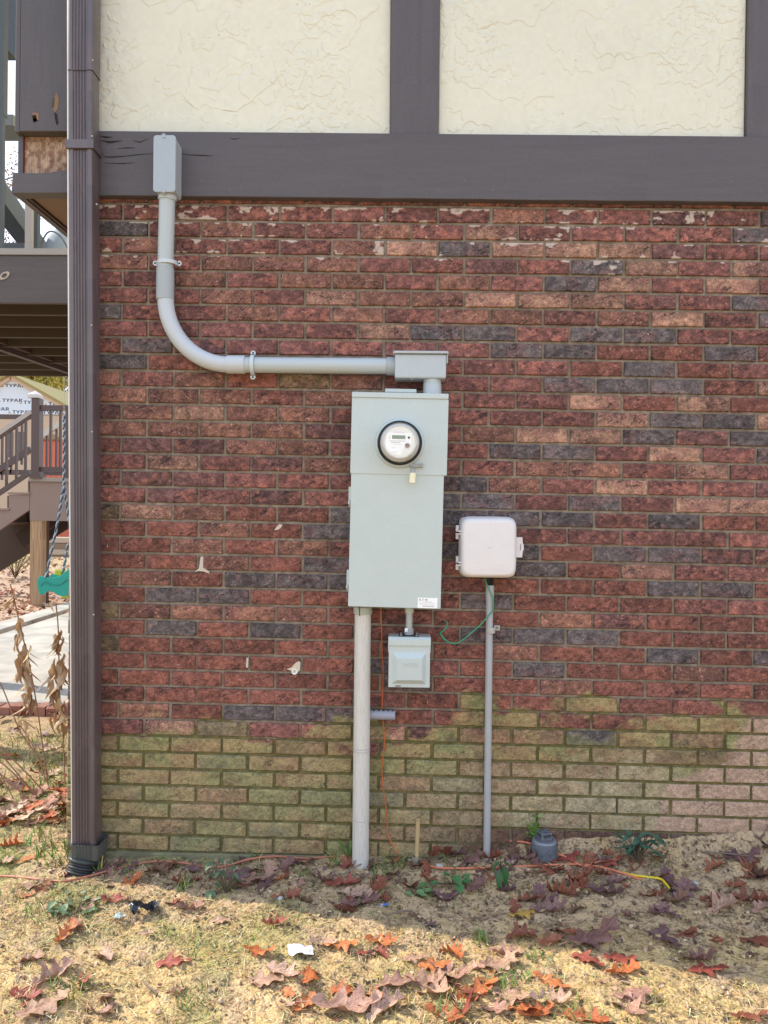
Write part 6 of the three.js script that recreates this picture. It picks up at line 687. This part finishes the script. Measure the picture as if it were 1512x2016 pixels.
{ // house under construction with printed wrap
  const z = -30, o = V(W(24, 900, z).x, 0, z), h = thing('wrapped_house', 'gabled house under construction covered in white printed wrap', 'house', o), P = (px, py, zz = z) => W(px, py, zz).sub(o);
  const cv = document.createElement('canvas'); cv.width = 1024; cv.height = 512; const x = cv.getContext('2d'); x.fillStyle = '#cfd6e4'; x.fillRect(0, 0, 1024, 512); x.font = 'bold 46px sans-serif'; const gx0 = P(-120, 0).x, gx1 = P(180, 0).x, gy0 = P(24, 816).y, gy1 = P(24, 742).y, ux = v => (v - gx0) / (gx1 - gx0) * 1024, uy = v => 512 - (v - gy0) / (gy1 - gy0) * 512;
  for (const [px, py] of [[4, 791], [46, 795], [-22, 808], [24, 814], [95, 798], [84, 815], [-50, 792], [130, 815], [10, 762]]) { const p = P(px, py); x.fillStyle = '#2f3446'; x.save(); x.translate(ux(p.x), uy(p.y)); x.scale(1, 1.35); x.fillText('TYPAR', 0, 0); x.restore(); x.fillStyle = '#b98f5c'; x.beginPath(); x.moveTo(ux(p.x) - 30, uy(p.y)); x.lineTo(ux(p.x) - 18, uy(p.y) - 30); x.lineTo(ux(p.x) - 8, uy(p.y)); x.fill(); }
  const ct = new THREE.CanvasTexture(cv); ct.colorSpace = THREE.SRGBColorSpace; const gable = poly([[-120, 816], [135, 816], [135, 806], [24, 743], [-120, 826]].map((p, i) => { const v = P(p[0], i === 4 ? 812 : p[1]); return [v.x, v.y]; }), -0.3, 0); const gp = gable.attributes.position, uv = gable.attributes.uv; for (let i = 0; i < gp.count; i++) uv.setXY(i, (gp.getX(i) - gx0) / (gx1 - gx0), (gp.getY(i) - gy0) / (gy1 - gy0)); part(h, 'wrapped_gable', gable, new THREE.MeshStandardMaterial({ map: ct, roughness: 0.7, side: THREE.DoubleSide }), 'gable wall in white wrap printed with black lettering');
  part(h, 'lower_wall', box(V(P(-120, 0).x, -0.5, -0.4), V(P(132, 0).x, P(24, 816.5).y, -0.05)), M(190, 166, 146, 0.85)); for (const [x0, x1] of [[12, 25], [35, 46]]) { const a = P(x0, 900), b = P(x1, 850); const w = part(h, 'window_opening', box(V(a.x, a.y, -0.06), V(b.x, b.y, -0.02)), M(90, 80, 76, 0.5)); void w; }
  const roofM = M(150, 134, 84, 0.9), A = P(24, 740, z), B = P(145, 808, z), C = P(-130, 826, z); part(h, 'rake_board', beam(A.clone().add(V(0, -0.08, 0.02)), B.clone().add(V(0, -0.08, 0.02)), 0.25, 0.16), M(208, 180, 166, 0.7)); part(h, 'rake_board', beam(A.clone().add(V(0, -0.08, 0.02)), C.clone().add(V(0, -0.08, 0.02)), 0.25, 0.16), M(208, 180, 166, 0.7));
  for (const E of [B, C]) { const d = E.clone().sub(A), L = d.length(), g = new THREE.BoxGeometry(L, 0.1, 7); const m = part(h, 'roof_slope', g, roofM); m.position.copy(A.clone().add(E).multiplyScalar(0.5)).add(V(0, 0.05, -3.2)); m.rotation.z = Math.atan2(d.y, d.x); }
}
function tree(name, label, x, z, hgt, rad, cols, seed, group) { // tapered trunk, limbs, leaves in clumps
  const q = rngOf(seed), base = V(x, H(x, z), z), t = thing(name, label, 'tree', base, group), tr = [], bark = M(92, 78, 68, 0.95), tips = []; tr.push(tube([V(0, -0.3, 0), V(0.1, hgt * 0.3, 0), V(-0.1, hgt * 0.6, 0.1), V(0, hgt * 0.92, 0)], 0.16, 14, 8));
  for (let i = 0; i < 26; i++) { const y = hgt * (0.18 + 0.7 * q()), a = q() * 6.28, r = rad * (0.55 + 0.5 * q()) * (1.15 - y / hgt * 0.6), e = V(Math.cos(a) * r, y + r * 0.45, Math.sin(a) * r); tr.push(tube([V(0, y, 0), V(e.x * 0.5, y + r * 0.2, e.z * 0.5), e], 0.045, 8, 5)); tips.push(e, e.clone().multiplyScalar(0.62).add(V(0, y * 0.38, 0))); } part(t, 'trunk', merge(tr), bark);
  const per = 330, pos = [], col = [], nrm = []; for (const c of tips) { const cr = rad * (0.22 + 0.18 * q()), base = cols[Math.floor(q() * cols.length)]; for (let i = 0; i < per; i++) { const d = V(q() - 0.5, q() - 0.5, q() - 0.5).normalize().multiplyScalar(cr * Math.cbrt(q())), p = c.clone().add(d), s = 0.05 + q() * 0.06, u = V(q() - 0.5, q() - 0.5, q() - 0.5).normalize(), w = V(q() - 0.5, q() - 0.5, q() - 0.5).cross(u).normalize(), k = 0.8 + q() * 0.4; const A = p.clone().addScaledVector(u, s), B = p.clone().addScaledVector(w, s * 0.6), C2 = p.clone().addScaledVector(u, -s), D = p.clone().addScaledVector(w, -s * 0.6); for (const v of [A, B, C2, A, C2, D]) { pos.push(v.x, v.y, v.z); col.push(base.r * k, base.g * k, base.b * k); } } }
  const g = new THREE.BufferGeometry(); g.setAttribute('position', new THREE.Float32BufferAttribute(pos, 3)); g.setAttribute('color', new THREE.Float32BufferAttribute(col, 3)); g.computeVertexNormals(); part(t, 'crown', g, new THREE.MeshPhysicalMaterial({ vertexColors: true, roughness: 0.8, side: THREE.DoubleSide, transmission: 0.35, thickness: 0 }));
}
const yl = [[176, 162, 60], [150, 150, 58], [196, 168, 66], [120, 128, 56]].map(c => srgb(...c)), rd = [[128, 84, 70], [150, 104, 76], [112, 80, 66], [164, 124, 84]].map(c => srgb(...c));
tree('yellow_tree', 'yellow green autumn tree just above the wrapped house', W(95, 900, -42).x, -42, 11, 3.6, yl, 3); tree('russet_tree', 'reddish brown autumn tree left above the wrapped house', W(-10, 900, -43).x, -43, 12.5, 3.4, rd, 4); tree('tall_yellow_tree', 'tall yellow tree between the deck and the wrapped house', W(160, 900, -46).x, -46, 15, 4.5, yl, 5); tree('tall_russet_tree', 'tall russet tree showing above the raised deck', W(-60, 900, -48).x, -48, 25, 6, rd, 6); tree('far_oak', 'yellow leaved tree behind the russet tree', W(55, 900, -50).x, -50, 14, 4.4, yl, 7); tree('back_russet_tree', 'russet tree at the far right of the yard gap', W(190, 900, -52).x, -52, 22, 5.5, rd, 9);
for (const [x, z, h, c, l] of [[-34, -50, 17, rd, 'russet tree far off at the left of the yard'], [-27, -58, 20, yl, 'yellow tree far off behind the lawn'], [-44, -42, 15, yl, 'broad yellow tree at the far left of the lawn']]) tree('distant_tree', l, x, z, h, 5, c, Math.round(-x * 10));
// ---------------------------------------------------------------- finish
scene.traverse(o => { if (o.isMesh) { o.castShadow = true; o.receiveShadow = true; } });
renderer.render(scene, camera);
